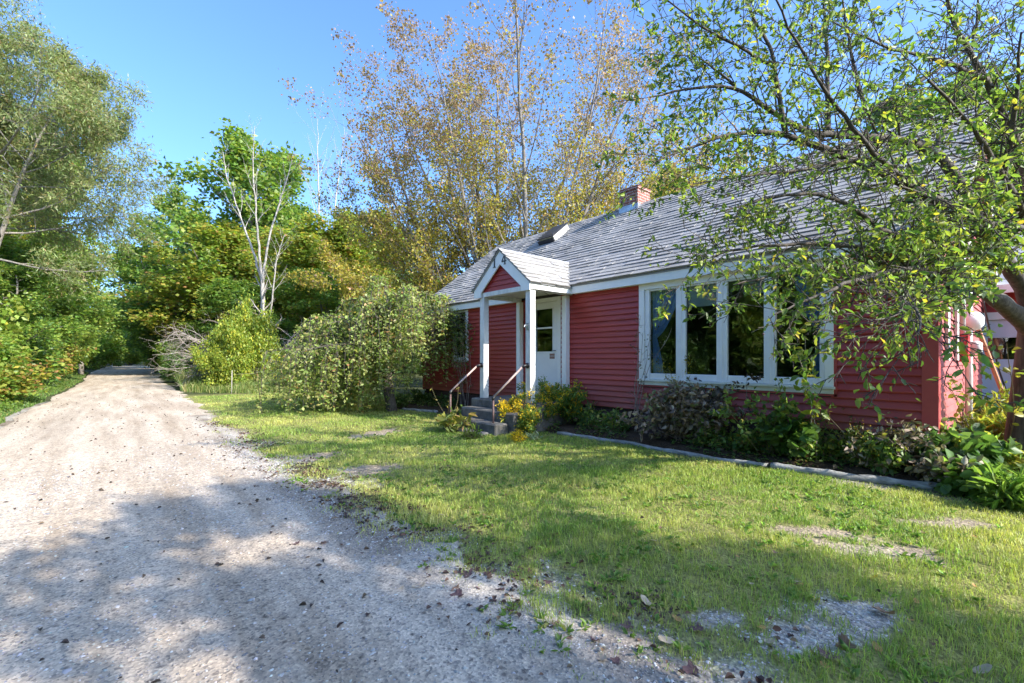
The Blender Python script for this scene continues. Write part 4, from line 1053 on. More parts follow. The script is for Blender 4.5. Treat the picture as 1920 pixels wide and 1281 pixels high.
for k_, (px, d, w_, h_) in enumerate(((185, 66, 6, 5), (160, 58, 6, 5), (300, 66, 6, 5), (330, 60, 6, 5), (150, 75, 8, 6), (120, 66, 8, 6), (370, 50, 6, 4), (450, 42, 6, 4), (520, 44, 6, 4), (590, 42, 6, 4), (660, 44, 6, 4), (730, 46, 6, 4), (800, 44, 6, 4))):
    p = at(px, d); sh((S_dark, S_green, S_lime)[k_ % 3], p[0], p[1], w_, h_, 'undergrowth bush glimpsed between the tree trunks of the far wood', 'undergrowth of the far wood')
for x, y, w_, h_, pr_ in ((-4.5, 4.5, 3.5, 3, S_dark), (-5, 7.5, 3.5, 3.6, S_green), (-4.6, 10, 3, 2.6, S_dark), (-6, 2, 3.5, 3.4, S_green), (-7.5, 10.5, 4, 4.5, S_dark), (-7.5, 6, 4, 4, S_lime)):
    sh(pr_, x, y, w_, h_, 'leafy bush across the road mirrored in the picture window', 'bushes across the road facing the house')
# yellow vine over a stump
vy = shrub('vine_shrub', 75, 2.0, 26, .40, 30, .12, .085, .85, [YEL, (.27, .31, .05), (.20, .27, .045), G2], [2.5, 4, 4, 2], cat='vine')
place(vy, at(462, 21.5), .4, (.95, .95, 1.75), 'bright yellow-green vine covering the foot of the bare pale tree')
v2 = dup(vy, at(508, 22.2), 2.1, (.75, .75, 1.0), 'yellow-green vine climbing the right side of the bare pale tree')
v3 = dup(vy, at(428, 21.0), 3.1, (.85, .85, 1.15), 'yellow vine spray over the brush left of the bare pale tree')
GR = 'shrubs on the right side of the road'
for px, d, w_, h_, pr_, lb in ((335, 27, 2.0, 1.7, S_dark, 'low dark green bush at the right road edge below the dead brush'), (352, 33, 3, 2.8, S_green, 'green bush at the right road edge below the dark trees'), (325, 42, 3, 3.2, S_dark, 'dark bush shading the right road edge far away'),
                               (600, 27, 3, 2.6, S_green, 'green bush behind the weeping tree on its left'), (660, 29, 3.4, 3, S_rust, 'rusty olive bush behind the weeping tree'), (430, 26, 3, 2.4, S_green, 'green bush behind the yellow vine'), (550, 28, 3.2, 2.6, S_dark, 'dark bush behind the right tangle of brush'),
                               (560, 21, 1.6, 1.0, S_rust, 'low olive bush between the tall grass and the weeping tree'), (310, 52, 3.4, 3.5, S_green, 'far green bush at the right road edge'), (245, 92, 5, 3.6, S_lime, 'light bush at the far bend of the road')):
    p = at(px, d); sh(pr_, p[0], p[1], w_, h_, lb, GR)

# --- weeping tree
def weeping():
    rng = np.random.default_rng(81); o = at(697, 12.3); root = thing('weeping_tree', 'dome-shaped weeping tree with branches hanging to the lawn left of the house', 'tree', o)
    out = [(polyline(rng, np.array([0.45, -.1, -.1]), np.array([-.1, .05, 1]), 2.5, 7, .06, 0), np.linspace(.13, .09, 8), 0)]
    top = out[0][0][-1]
    for k in range(15):
        a = k * 2.4; q = polyline(rng, top - np.array([0, 0, rng.uniform(0, .5)]), np.array([math.cos(a), math.sin(a), .75]), rng.uniform(1.0, 1.8), 7, .1, -.09); out.append((q, np.linspace(.05, .015, 8), 1))
    C, D, K = [], [], []
    arms = []
    for k in range(31):
        az = math.pi + (k - 6) * .17 + rng.normal() * .06 if k < 12 else rng.uniform(0, 6.28); side = math.cos(az)           # side > 0 points to the house, sin(az) > 0 away from the camera
        if side > .3: RA = rng.uniform(.7, 1.75); hA, zl = 3.75 - .28 * RA + rng.normal() * .15, (.9, 2.2)
        elif side < -.3: RA = rng.uniform(1.1, 2.5) if k % 2 else rng.uniform(1.9, 2.6); hA, zl = 3.75 - .62 * RA + rng.normal() * .15, (.02, .7)
        else: RA = rng.uniform(.6, 1.9); hA, zl = 3.8 - .55 * RA + rng.normal() * .2, (.02, 1.3)
        arms.append((az, hA, RA, zl))
    sid = 0
    for az, hA, RA, zl in arms:
        dv = RT * math.cos(az) + FW * math.sin(az); pv = np.array([-dv[1], dv[0], 0]); t = np.linspace(0, 1, 12)
        s0 = top + np.array([0, 0, -.35]); e0 = np.array([top[0], top[1], 0]) + dv * RA
        arm = s0[None] * (1 - t[:, None]) + np.array([e0[0], e0[1], hA - .45])[None] * t[:, None]; arm[:, 2] += (hA - s0[2] + .4) * np.sin(t * 2.4) * .8; arm[:, :2] += np.cumsum(rng.normal(size=(12, 2)) * .03, 0)
        out.append((arm, np.linspace(.04, .010, 12), 1))
        for q_ in range(16):
            u_ = rng.uniform(.22, 1) ** .7; f = u_ * 11; i0 = min(int(f), 10); p0 = arm[i0] + (arm[i0 + 1] - arm[i0]) * (f - i0)
            zb = max(.03, rng.uniform(*zl)) if rng.random() < .75 else rng.uniform(.6, 2.2); zb = min(zb, p0[2] - .35)
            n = 12; tt = np.linspace(0, 1, n); o1 = dv * rng.normal(.12, .14) + pv * rng.normal() * .17
            q = p0[None] + o1[None] * np.minimum(1, tt * 2.6)[:, None] + dv[None] * (.10 * tt)[:, None]; q[:, 2] += .08 * np.sin(np.minimum(1, tt * 2.6) * 3.14) - (p0[2] - zb) * np.clip((tt - .1) / .9, 0, 1) ** 1.1
            q[:, :2] += np.cumsum(rng.normal(size=(n, 2)) * .022, 0)
            out.append((q, np.linspace(.007, .0025, n), 2)); L = p0[2] - zb
            m = int(rng.uniform(22, 34) * L); f = rng.uniform(0, 1, m) ** .85 * (n - 1); i = np.minimum(f.astype(int), n - 2); g = (f - i)[:, None]
            C.append(q[i] * (1 - g) + q[i + 1] * g + rng.normal(size=(m, 3)) * .055); D.append(rng.normal(size=(m, 3)) * .6 + np.array([0, 0, -.75])); K.append(np.full(m, sid)); sid += 1
    C, D, K = np.concatenate(C), np.concatenate(D), np.concatenate(K)
    c = palette(rng, len(C), [(.24, .31, .08), (.33, .37, .13), (.16, .23, .055), (.40, .37, .15), (.38, .22, .09)], [4, 4, 3, 2.5, .5], .22) * rng.uniform(.75, 1.22, sid)[K][:, None]
    obj('trunk', wood_mesh('trunk', out), M['bark'], root); obj('crown', leaves_mesh('crown', C, D, .10 * rng.uniform(.45, 1.3, len(C)), .52, c, rng, 'diamond', .15), M['leaf'], root)
    # one long branch arching over to the house eave
    rng = np.random.default_rng(83); out = []; o2 = o + RT * 1.3 + FW * .25
    for k in range(34):
        a = rng.uniform(-.35, .75); L = rng.uniform(.7, 1.75); s = RT * L * math.cos(a) + FW * L * math.sin(a) * .55; n = 10; t = np.linspace(0, 1, n)[:, None]
        zt = 2.55 + .25 * rng.normal(); dz = rng.uniform(.4, 1.3)
        q = s * np.minimum(1, t * 1.5) + np.concatenate([0 * t, 0 * t, zt + .35 * np.sin(np.minimum(1, t * 1.5) * 2.4) - dz * np.clip((t - .35) / .65, 0, 1)], 1); out.append((q, np.linspace(.013, .003, n), 2))
    C, D, K = leaf_points(rng, out, 2, 95, .07); D[:, 2] -= .8
    c = palette(rng, len(C), [(.15, .20, .05), (.20, .24, .07), (.10, .15, .035), (.26, .24, .08)], [4, 4, 3, 1])
    off = o2 - o
    obj('branch', wood_mesh('branch', [(p + off, r, l) for p, r, l in out]), M['bark'], root)
    obj('hanging_foliage', leaves_mesh('hanging_foliage', C + off, D, .088 * rng.uniform(.6, 1.2, len(C)), .52, c, rng, 'diamond', .15), M['leaf'], root)
weeping()
_w = [o for o in COL.objects if o.name == 'weeping_tree'][0]; _w.scale = (1.2, 1.2, .80)

# --- crab apple in front of the house, at the right edge
def crab():
    o = np.array([8.0, .12, 0.0]); rng = np.random.default_rng(91); out = []
    base = [(8.0, .12, -.1), (7.99, .12, .5), (8.0, .08, 1.1), (7.98, .04, 1.75)]
    T0 = (np.array(base) - o); t = np.linspace(0, 1, 14); T0 = np.stack([np.interp(t, np.linspace(0, 1, 4), T0[:, j]) for j in range(3)], 1)
    out.append((T0, np.linspace(.175, .135, 14), 0))
    fork = tuple(base[-1]); fk = np.array(fork)
    L = [([fork, (1895, 580, 5.05), (1860, 556, 4.9), (1815, 522, 4.7), (1757, 522, 4.5), (1657, 498, 4.2), (1598, 500, 4.0), (1487, 511, 3.8), (1431, 520, 3.7), (1375, 535, 3.6)], .10, .006),
         ([(1815, 522, 4.7), (1760, 500, 4.2), (1690, 505, 3.8), (1600, 525, 3.4), (1520, 560, 3.2), (1450, 590, 3.1)], .045, .006),
         ([fork, (1925, 545, 5.1), (1870, 470, 4.9), (1822, 411, 4.7), (1711, 352, 4.5), (1594, 297, 4.35), (1513, 268, 4.3), (1473, 249, 4.3), (1403, 246, 4.2), (1330, 262, 4.1), (1225, 305, 4.0)], .092, .006),
         ([(1870, 470, 4.9), (1800, 340, 4.95), (1752, 282, 4.9), (1686, 262, 4.8), (1568, 253, 4.7), (1513, 249, 4.6), (1440, 205, 4.5), (1378, 161, 4.4), (1300, 165, 4.35), (1218, 182, 4.3)], .07, .007),
         ([(1473, 249, 4.3), (1455, 161, 4.3), (1451, 92, 4.3), (1403, 22, 4.2), (1385, -60, 4.2)], .026, .007), ([(1552, 251, 4.7), (1552, 110, 4.75), (1545, 0, 4.8), (1540, -80, 4.8)], .028, .008),
         ([(1572, 253, 4.7), (1623, 213, 4.75), (1733, 147, 4.9), (1830, 80, 5.1), (1900, 30, 5.2)], .03, .008), ([(1623, 213, 4.75), (1601, 121, 4.75), (1583, 33, 4.75), (1575, -50, 4.75)], .022, .006),
         ([(1444, 121, 4.3), (1381, 86, 4.2), (1330, 60, 4.2), (1257, 7, 4.1), (1225, -20, 4.1)], .016, .005), ([(1378, 161, 4.4), (1330, 120, 4.4), (1290, 95, 4.3)], .014, .004),
         ([(1870, 470, 4.9), (1760, 470, 4.4), (1660, 436, 4.05), (1587, 381, 3.9), (1521, 359, 3.8), (1430, 372, 3.7), (1340, 400, 3.7)], .05, .006),
         ([(1760, 470, 4.4), (1660, 470, 4.0), (1540, 455, 3.8), (1440, 460, 3.7), (1350, 470, 3.7), (1290, 500, 3.65)], .032, .005),
         ([(1757, 522, 4.5), (1700, 545, 3.5), (1690, 590, 2.9), (1640, 600, 2.7)], .022, .004), ([(1690, 560, 3.3), (1730, 590, 2.8), (1722, 625, 2.6)], .014, .004),
         ([fork, (1950, 420, 5.1), (1905, 260, 4.9), (1850, 150, 4.7), (1790, 50, 4.6), (1760, -60, 4.5)], .075, .012),
         ([fork, (1990, 520, 4.7), (1935, 430, 4.2), (1880, 330, 3.7), (1820, 230, 3.3), (1740, 150, 3.1)], .065, .008), ([(1935, 430, 4.2), (1860, 420, 3.8), (1780, 380, 3.4), (1690, 350, 3.2)], .03, .006),
         ([fork, (2040, 480, 5.3), (2100, 350, 5.6), (2120, 200, 5.8)], .07, .012), ([(1905, 260, 4.9), (1960, 130, 4.7), (1990, 0, 4.6)], .035, .008), ([(1880, 330, 3.7), (1905, 200, 3.4), (1915, 60, 3.2)], .026, .006),
         ([(1752, 282, 4.9), (1790, 190, 5.0), (1830, 60, 5.0), (1840, -60, 5.0)], .03, .007), ([(1711, 352, 4.5), (1640, 290, 4.0), (1560, 190, 3.8), (1480, 60, 3.6), (1440, -40, 3.5)], .028, .006),
         ([(1600, 299, 4.3), (1500, 320, 3.9), (1400, 330, 3.8), (1300, 345, 3.7)], .022, .005), ([(1850, 150, 4.7), (1760, 110, 4.4), (1660, 90, 4.2), (1560, 40, 4.1)], .025, .006)]
    spec = [dict(n=1, len=.5, ang=45, rel=False, lo=.3, hi=1, wob=.06, trop=.0, seg=5, rr=.34, prof=lambda t: 1.0),
            dict(n=(3, 5), len=.5, ang=42, lo=.2, hi=1, trop=-.01, seg=4, wob=.09), dict(n=(1, 3), len=.55, ang=45, lo=.3, hi=1, trop=-.03, seg=3, wob=.10)]
    for pts, r0, r1 in L:
        q = np.array([(np.array(p) if p is fork else P(*p)) for p in pts]) - o
        s = np.concatenate([[0], np.cumsum(np.linalg.norm(np.diff(q, axis=0), axis=1))]); ln = s[-1]; n = max(8, int(ln / .12))
        tt = np.linspace(0, ln, n); qq = np.stack([np.interp(tt, s, q[:, j]) for j in range(3)], 1)
        for _ in range(2): qq[1:-1] = (qq[:-2] + 2 * qq[1:-1] + qq[2:]) / 4
        qq[1:-1] += rng.normal(size=(n - 2, 3)) * .004
        spec[0]['n'] = int(6 + ln * 9); spec[0]['lo'] = .28 if r0 > .06 else .08
        rad = r1 + (r0 - r1) * (1 - tt / ln) ** 1.1 * (1 + .06 * np.sin(np.arange(n) * 2.1))
        grow(rng, qq, rad, None, 0, spec, out)
    root = thing('crab_apple_tree', 'crab apple tree with spreading twisted branches across the right side of the picture', 'tree', o)
    obj('trunk', wood_mesh('trunk', out, (10, 5, 4, 3)), M['bark'], root)
    C, D, K = leaf_points(rng, out, 2, 6.4, .016); D[:, 2] -= .35
    k_ = rng.random(len(C)) < sstep(.30, .62, fbm(C[:, 0] * 2.2 + C[:, 1], C[:, 2] * 2.2 + C[:, 1] * 1.1)); C, D, K = C[k_], D[k_], K[k_]
    k_ = rng.random(len(C)) < .52 + .40 * sstep(5.2, 7.0, C[:, 0] + o[0] + .35 * (3.2 - C[:, 2])); C, D, K = C[k_], D[k_], K[k_]
    c = palette(rng, len(C), [(.12, .20, .04), (.18, .255, .05), (.27, .32, .06), (.09, .15, .05), (.42, .36, .05)], [4, 4, 4, 2, .6], .2)
    print('crab leaves', len(C))
    obj('crown', leaves_mesh('crown', C, D, .054 * rng.uniform(.55, 1.3, len(C)), .5, c, rng, 'oval', .25, .14), M['leaf'], root)
    # little dark crab apples on stalks
    idx = rng.choice(len(C), 420, replace=False); Vs, Qs = [], []
    for j, i in enumerate(idx):
        V, Q = tube_arrays(C[i] + np.array([[0, 0, -.014], [0, 0, -.017], [0, 0, -.022], [0, 0, -.027], [0, 0, -.03]]), np.array([.001, .006, .008, .006, .001]), 6); Vs.append(V); Qs.append(Q + j * len(V))
    fr_ = obj('fruit', np_mesh('fruit', np.concatenate(Vs), np.concatenate(Qs), None, None, True), M['rail_dark'], root); fr_['kind'] = 'stuff'
crab()
# trees behind the camera that shade the lawn and road in front
GB = 'trees beside the road behind the camera'
SHADE = [(4.7, -7.6, 3.5, 9.2, T_dark), (2.4, -8.0, 4.8, 9.4, T_green), (.3, -8.8, 5.6, 9.4, T_green), (-2.9, -9.2, 6.0, 9.0, T_green)]
for x, y, w_, h_, pr_ in SHADE:
    place(pr_, (x, y, 0), RNG.uniform(0, 6), (w_ / 7.2, w_ / 7.2, h_ / 12), 'leafy tree behind the camera that shades the near lawn and road', GB)

def gz(x, y): return float(ground_z(np.array(float(x)), np.array(float(y))))
# ---------------------------------------------------------------- garden plants
def plant(name, label, cat, loc, seed, stems, H, lean, per, ls, lw, cols, wts, group=None, shape='oval', mat='leaf', spread=.02, stem='stem', r=.006, flowers=None, droop=.1, sub=(4, .38), tmin=.12, up=.35, curl=.14):
    rng = np.random.default_rng(seed); out = []
    spec = [dict(n=sub[0], len=sub[1], ang=45, lo=.25, hi=1, trop=.05, wob=.14, seg=4, rr=.6)] if sub[0] else []
    for k in range(stems):
        L = H * rng.uniform(.65, 1.1)
        grow(rng, polyline(rng, np.array([rng.normal() * .05, rng.normal() * .05, -.04]), np.array([rng.normal() * lean, rng.normal() * lean, 1]), L, 7, .10, .0), r, r * .4, 0, spec, out)
    root = thing(name, label, cat, loc, 0, group)
    obj('stems', wood_mesh('stems', out, (5, 4)), M[stem], root)
    C, D, K = leaf_points(rng, out, 1 if sub[0] else 0, per, spread, tmin); D[:, 2] -= droop
    c = palette(rng, len(C), cols, wts) * rng.uniform(.82, 1.18, K.max() + 1)[K][:, None]
    obj('leaves', leaves_mesh('leaves', C, D, ls * rng.uniform(.55, 1.2, len(C)), lw, c, rng, shape, up, curl), M[mat], root)
    if flowers:
        col, n, size = flowers; C, D = [], []
        for pts, rad, lv in out:
            if lv == 0 or rng.random() < .35:
                m = n; C.append(pts[-1] + rng.normal(size=(m, 3)) * np.array([.045, .045, .04])); D.append(rng.normal(size=(m, 3)) + np.array([0, 0, .8]))
        C, D = np.concatenate(C), np.concatenate(D)
        tag(obj('flowers', leaves_mesh('flowers', C, D, size * rng.uniform(.6, 1.3, len(C)), .6, palette(rng, len(C), [col], [1], .2), rng, 'diamond', .3), M['leaf'], root), kind='stuff')
    return root
def gp(px, py): 
    g = G(px, py, .03); return (g[0], g[1], gz(g[0], g[1]))
GLD = [(.09, .17, .04), (.14, .23, .05), (.19, .27, .06)]
YF = (.62, .44, .02)
GG = 'yellow flowering plants by the steps'
plant('goldenrod', 'yellow flowering clump in front of the porch steps beside the right handrail post', 'plant', gp(957, 808), 101, 18, .62, .32, 22, .07, .26, GLD + [YEL], [2, 3, 2, 2], GG, flowers=(YF, 40, .042), sub=(3, .3))
plant('goldenrod', 'leafy goldenrod with yellow plumes right of the porch steps', 'plant', gp(1012, 806), 102, 16, .9, .34, 26, .085, .28, GLD, [2, 3, 2], GG, flowers=(YF, 34, .042), sub=(4, .34))
plant('goldenrod', 'leafy spray with yellow tips hiding the corner of the concrete step', 'plant', gp(988, 815), 111, 13, .55, .32, 24, .075, .28, GLD, [2, 3, 2], GG, flowers=(YF, 14, .036), sub=(4, .34))
plant('goldenrod', 'bushy green plant with yellow blooms between the porch and the bare wall', 'plant', gp(1062, 803), 103, 22, .8, .32, 26, .085, .36, GLD, [3, 3, 2], GG, flowers=(YF, 14, .042), sub=(5, .36))
plant('goldenrod', 'small yellow flowering plant below the red wall left of the dried shrub', 'plant', gp(1135, 803), 104, 13, .55, .30, 24, .075, .36, GLD, [3, 3, 2], GG, flowers=(YF, 18, .042), sub=(4, .36))
plant('marigold', 'low yellow clump in the grass in front of the log end', 'plant', gp(975, 826), 105, 14, .2, .5, 12, .045, .3, [(.2, .2, .04), YF], [2, 3], None, flowers=(YF, 16, .025), sub=(3, .4))
plant('fern', 'feathery green plant standing in front of the white door', 'plant', (6.75, 6.95, .58), 106, 7, .45, .5, 26, .055, .25, GLD, [2, 3, 3], None, sub=(6, .4))
plant('hosta', 'yellowing broad-leaved hosta at the left handrail post', 'plant', gp(848, 805), 107, 26, .42, .6, 4, .19, .55, [(.33, .29, .07), (.24, .25, .06), (.16, .21, .06), (.35, .26, .12)], [3, 3, 3, 1.5], None, sub=(0, 0), tmin=.6, droop=.35)
plant('hosta', 'green leafy clump between the hosta and the steps', 'plant', gp(882, 792), 108, 18, .35, .5, 5, .13, .5, [(.09, .15, .04), (.15, .21, .05)], [3, 2], None, sub=(0, 0), tmin=.5, droop=.2)
plant('seed_stalk', 'tall thin yellow stalk leaning beside the left handrail', 'plant', gp(838, 795), 109, 3, 1.05, .28, 9, .07, .25, [(.4, .34, .08), (.3, .2, .08)], [2, 1], None, sub=(0, 0), tmin=.6)
plant('low_plant', 'pale silver-green rosette at the edge of the grass before the log', 'plant', gp(1000, 822), 110, 12, .16, .8, 5, .11, .3, [(.22, .28, .17), (.30, .36, .24)], [2, 2], None, sub=(0, 0), droop=.0)
plant('low_plant', 'bright grassy tuft at the foot of the steps', 'plant', gp(885, 820), 111, 40, .26, .55, 3, .14, .08, [(.14, .22, .04), (.2, .27, .06)], [2, 2], None, sub=(0, 0), droop=-.2)
for i, (px, py, s) in enumerate(((770, 760, .4), (792, 763, .35), (812, 766, .4), (740, 768, .35), (830, 772, .35))):
    plant('low_plant', 'low green bed plant left of the steps under the small window', 'plant', (G(px, py)[0] + .25, G(px, py)[1], .08), 120 + i, 16, s, .5, 9, .10, .5, [(.06, .12, .035), (.10, .16, .04), (.16, .2, .08)], [3, 3, 1], 'low plants under the small window', sub=(2, .4))
# dried hydrangea-like shrub
DR_ = [(.22, .165, .125), (.32, .25, .19), (.15, .12, .085), (.19, .20, .09), (.45, .37, .28)]
p = gp(1275, 838)
dried = plant('dried_shrub', 'large shrub of withered grey-brown leaves under the left end of the picture window', 'shrub', (p[0] + .25, p[1], p[2]), 131, 50, .92, .55, 17, .105, .55, DR_, [4, 4, 3, 2, 1.5], None, mat='dry_leaf', spread=.045, stem='brush', r=.008, sub=(6, .4), droop=.7, up=.0, curl=.4)
plant('dried_shrub', 'thin withered stalks with black leaves at the right side of the big dried shrub', 'shrub', (p[0] + .38, p[1] - .55, p[2]), 132, 7, 1.15, .22, 9, .085, .5, [(.05, .045, .035), (.10, .08, .06), (.16, .12, .09)], [3, 3, 1], None, mat='dry_leaf', spread=.03, stem='brush', r=.007, sub=(4, .3), droop=.7, up=0, curl=.35)
plant('goldenrod', 'olive goldenrod head behind the dried shrub under the window sill', 'plant', (p[0] + .42, p[1] + .05, p[2]), 133, 12, 1.2, .22, 16, .06, .3, [(.13, .14, .04), (.2, .17, .05)], [2, 2], None, flowers=((.38, .30, .03), 18, .028), sub=(4, .25), spread=.02)
LG = [(.13, .21, .05), (.19, .27, .06), (.09, .15, .045), (.34, .33, .07)]
def near_wall(px, py, dx=.0): 
    q = G(px, py, .1); return (q[0] + dx, q[1], gz(q[0] + dx, q[1]))
plant('leafy_shrub', 'young leafy shrub with pale green leaves under the middle of the picture window', 'shrub', near_wall(1440, 858, .2), 141, 11, .95, .30, 12, .095, .55, LG, [3, 3, 2, 1], None, sub=(4, .38), spread=.03)
plant('leafy_shrub', 'broad-leaved green clump below the thin sapling', 'shrub', near_wall(1480, 862, .15), 142, 16, .55, .42, 11, .14, .85, [(.07, .14, .035), (.10, .17, .045)], [3, 2], None, sub=(3, .4), spread=.03)
plant('thin_sapling', 'thin upright sapling with drooping yellow-green leaves before the right half of the picture window', 'plant', near_wall(1508, 868, .1), 143, 2, 1.75, .03, 9, .12, .6, [(.14, .22, .04), (.33, .33, .04), (.09, .16, .035)], [3, 2, 2], None, sub=(6, .13), spread=.04, r=.008, stem='brush', droop=.7)
plant('leafy_shrub', 'sparse goldenrod stems leaning on the red wall right of the window', 'shrub', near_wall(1590, 878, .25), 144, 6, .75, .4, 16, .06, .3, [(.08, .13, .035), (.2, .16, .04)], [2, 1], None, sub=(4, .4), flowers=((.4, .26, .03), 5, .025))
# thicket at the right
TH = 'plants crowding the right corner of the house'
TK = [(1640, 880, .55, 'withered low plant at the right end of the red wall', DR_, 'dry_leaf', .07, .5), (1700, 885, .7, 'brown-stemmed tangle in front of the house corner', DR_, 'dry_leaf', .08, .5),
      (1672, 872, .6, 'green low plant between the withered tangles', LG, 'leaf', .10, .7), (1740, 880, .75, 'leafy plant at the foot of the red corner board', LG, 'leaf', .11, .7),
      (1790, 895, .6, 'dark green broad-leaved plant left of the crab apple trunk', [(.06, .12, .035), (.09, .16, .04)], 'leaf', .13, .75), (1765, 905, .45, 'withered plant hanging over the log end', DR_, 'dry_leaf', .09, .6),
      (1830, 915, .38, 'round-leaved green plant before the crab apple trunk', [(.10, .18, .045), (.15, .23, .05)], 'leaf', .13, .85), (1885, 930, .28, 'bright green broad leaves at the right edge of the bed', [(.12, .21, .045), (.16, .25, .05)], 'leaf', .13, .85),
      (1860, 895, .5, 'tall green plant hugging the crab apple trunk', LG, 'leaf', .11, .7), (1600, 872, .35, 'low creeping plant left of the withered tangle', LG, 'leaf', .08, .7), (1905, 945, .32, 'grassy bright tuft in the lower corner of the bed', [(.16, .25, .05)], 'leaf', .16, .15)]
for i, (px, py, h, lb, cols, mt_, ls, lw) in enumerate(TK):
    w_ = [1.0] * len(cols); plant('bed_plant', lb, 'plant', near_wall(px, py, .12), 150 + i, 24, h * .85, .48, 11, ls, lw, cols, w_, TH, mat=mt_, sub=(4, .4), spread=.04, stem='brush' if mt_ == 'dry_leaf' else 'stem', droop=.2)
YB = [(.30, .32, .05), (.20, .26, .045), (.36, .33, .06), (.14, .20, .04)]
for i, (x, y, h, lb) in enumerate(((9.1, .35, .7, 'yellow-green weeds beside the gable end wall'), (10.3, .25, .7, 'bright yellow-green weeds below the meter'), (11.8, .35, .75, 'yellow weeds in front of the garage door'), (10.9, -.35, .7, 'yellow-green weeds behind the crab apple trunk'),
                                    (8.75, .05, .6, 'green weeds at the foot of the crab apple trunk'))):
    plant('weeds', lb, 'weeds', (x, y, 0), 170 + i, 44, h, .28, 13, .13, .26, YB, [3, 3, 2, 3], 'yellow weeds beside the gable end', sub=(5, .35), spread=.04)
plant('thin_sapling', 'thin stem with heart-shaped yellow leaves before the garage door', 'plant', near_wall(1868, 900, .6), 176, 2, 1.7, .05, 3, .085, .7, [(.36, .34, .05), (.22, .27, .05)], [2, 2], None, sub=(5, .14), spread=.04, droop=.5, r=.008)
plant('thin_sapling', 'thin weed stem with yellow-green leaves before the gable end wall', 'plant', near_wall(1808, 890, .6), 177, 3, 1.5, .08, 3, .08, .75, [(.28, .28, .05), (.18, .22, .045)], [2, 2], None, sub=(5, .14), spread=.04, droop=.4, r=.008)
for i, (yy, hh, lb) in enumerate(((5.75, .42, 'low leafy plant at the foundation next to the small yellow flowering plant'), (5.2, .36, 'low leafy plant hiding the foundation just left of the dried shrub'), (3.35, .38, 'low leafy plant at the foundation behind the right side of the dried shrub'), (2.75, .34, 'low leafy plant at the foundation left of the broad-leaved clump'), (1.95, .36, 'low leafy plant at the foundation below the right end of the picture window'), (1.3, .4, 'low leafy plant at the foundation near the red corner board'))):
    plant('bed_plant', lb, 'plant', (6.98, yy, .09), 220 + i, 26, hh, .5, 10, .085, .6, LG + [(.25, .2, .12)], [3, 2, 3, 1, 1], 'low plants along the foundation', sub=(4, .4), spread=.04, droop=.15)
# climbing vines on the wall
def climber(label, x, y, z0, z1, seed, n, cols, wts, per, wid, ls):
    rng = np.random.default_rng(seed); out = []
    for k in range(n):
        L = (z1 - z0) * rng.uniform(.75, 1.05); q = polyline(rng, np.array([rng.normal() * .02, rng.normal() * wid, 0]), np.array([0, rng.normal() * .05, 1]), L, 14, .12, .12); q[:, 0] = np.clip(q[:, 0], -.05, .0)
        grow(rng, q, .008, .003, 0, [dict(n=9, len=.12, ang=60, lo=.2, hi=1, trop=0, wob=.2, seg=3, rr=.5)], out)
    root = thing('climbing_vine', label, 'vine', (x, y, z0)); obj('stems', wood_mesh('stems', out, (5, 4)), M['brush'], root)
    C, D, K = leaf_points(rng, out, 1, per, .04); D[:, 2] -= .5
    obj('leaves', leaves_mesh('leaves', C, D, ls * rng.uniform(.6, 1.2, len(C)), .6, palette(rng, len(C), cols, wts), rng, 'oval', .1), M['leaf'], root)
climber('sparse dark vine climbing the wall at the left edge of the picture window', 7.16, 4.93, .05, 2.2, 201, 4, [(.10, .10, .05), (.24, .15, .11), (.07, .09, .03)], [3, 2, 2], 3, .08, .045)
climber('climbing vine with pinkish dried blooms beside the small window', 7.14, 10.32, .1, 2.75, 202, 6, [(.10, .14, .04), (.34, .22, .16), (.24, .13, .06), (.14, .17, .05)], [3, 3, 1.5, 2], 11, .13, .06)

# ---------------------------------------------------------------- stuff: ground cover, tall grass, lawn, gravel, litter
def scatter(rng, x0, x1, y0, y1, n): return rng.uniform(x0, x1, n), rng.uniform(y0, y1, n)
rng = np.random.default_rng(301)
x, y = scatter(rng, 5.6, 8.2, -1.2, 13, 26000)
ok = (x > log_x(y) + .02) & ((x < 7.2) | (y < .75)) & ~((y > 6.3) & (y < 8.2) & (x > 4.9)) & (fbm(x * 2.2, y * 2.2) > .50 - .10 * (y < 3))
x, y = x[ok][:9000], y[ok][:9000]; n = len(x); z = ground_z(x, y) + rng.uniform(.01, .09, n)
cm = leaves_mesh('creeping_ground_cover', np.stack([x, y, z], 1), rng.normal(size=(n, 3)) * [1, 1, .3], .055 * rng.uniform(.5, 1.3, n), .75, palette(rng, n, [(.09, .16, .04), (.14, .21, .05), (.06, .11, .03), (.12, .085, .05), (.18, .12, .07)], [3, 2, 3, 2, 1.2]), rng, 'oval', .9)
tag(obj('creeping_ground_cover', cm, M['leaf']), 'low creeping leaves and litter covering the flower bed soil', 'ground cover', kind='stuff')

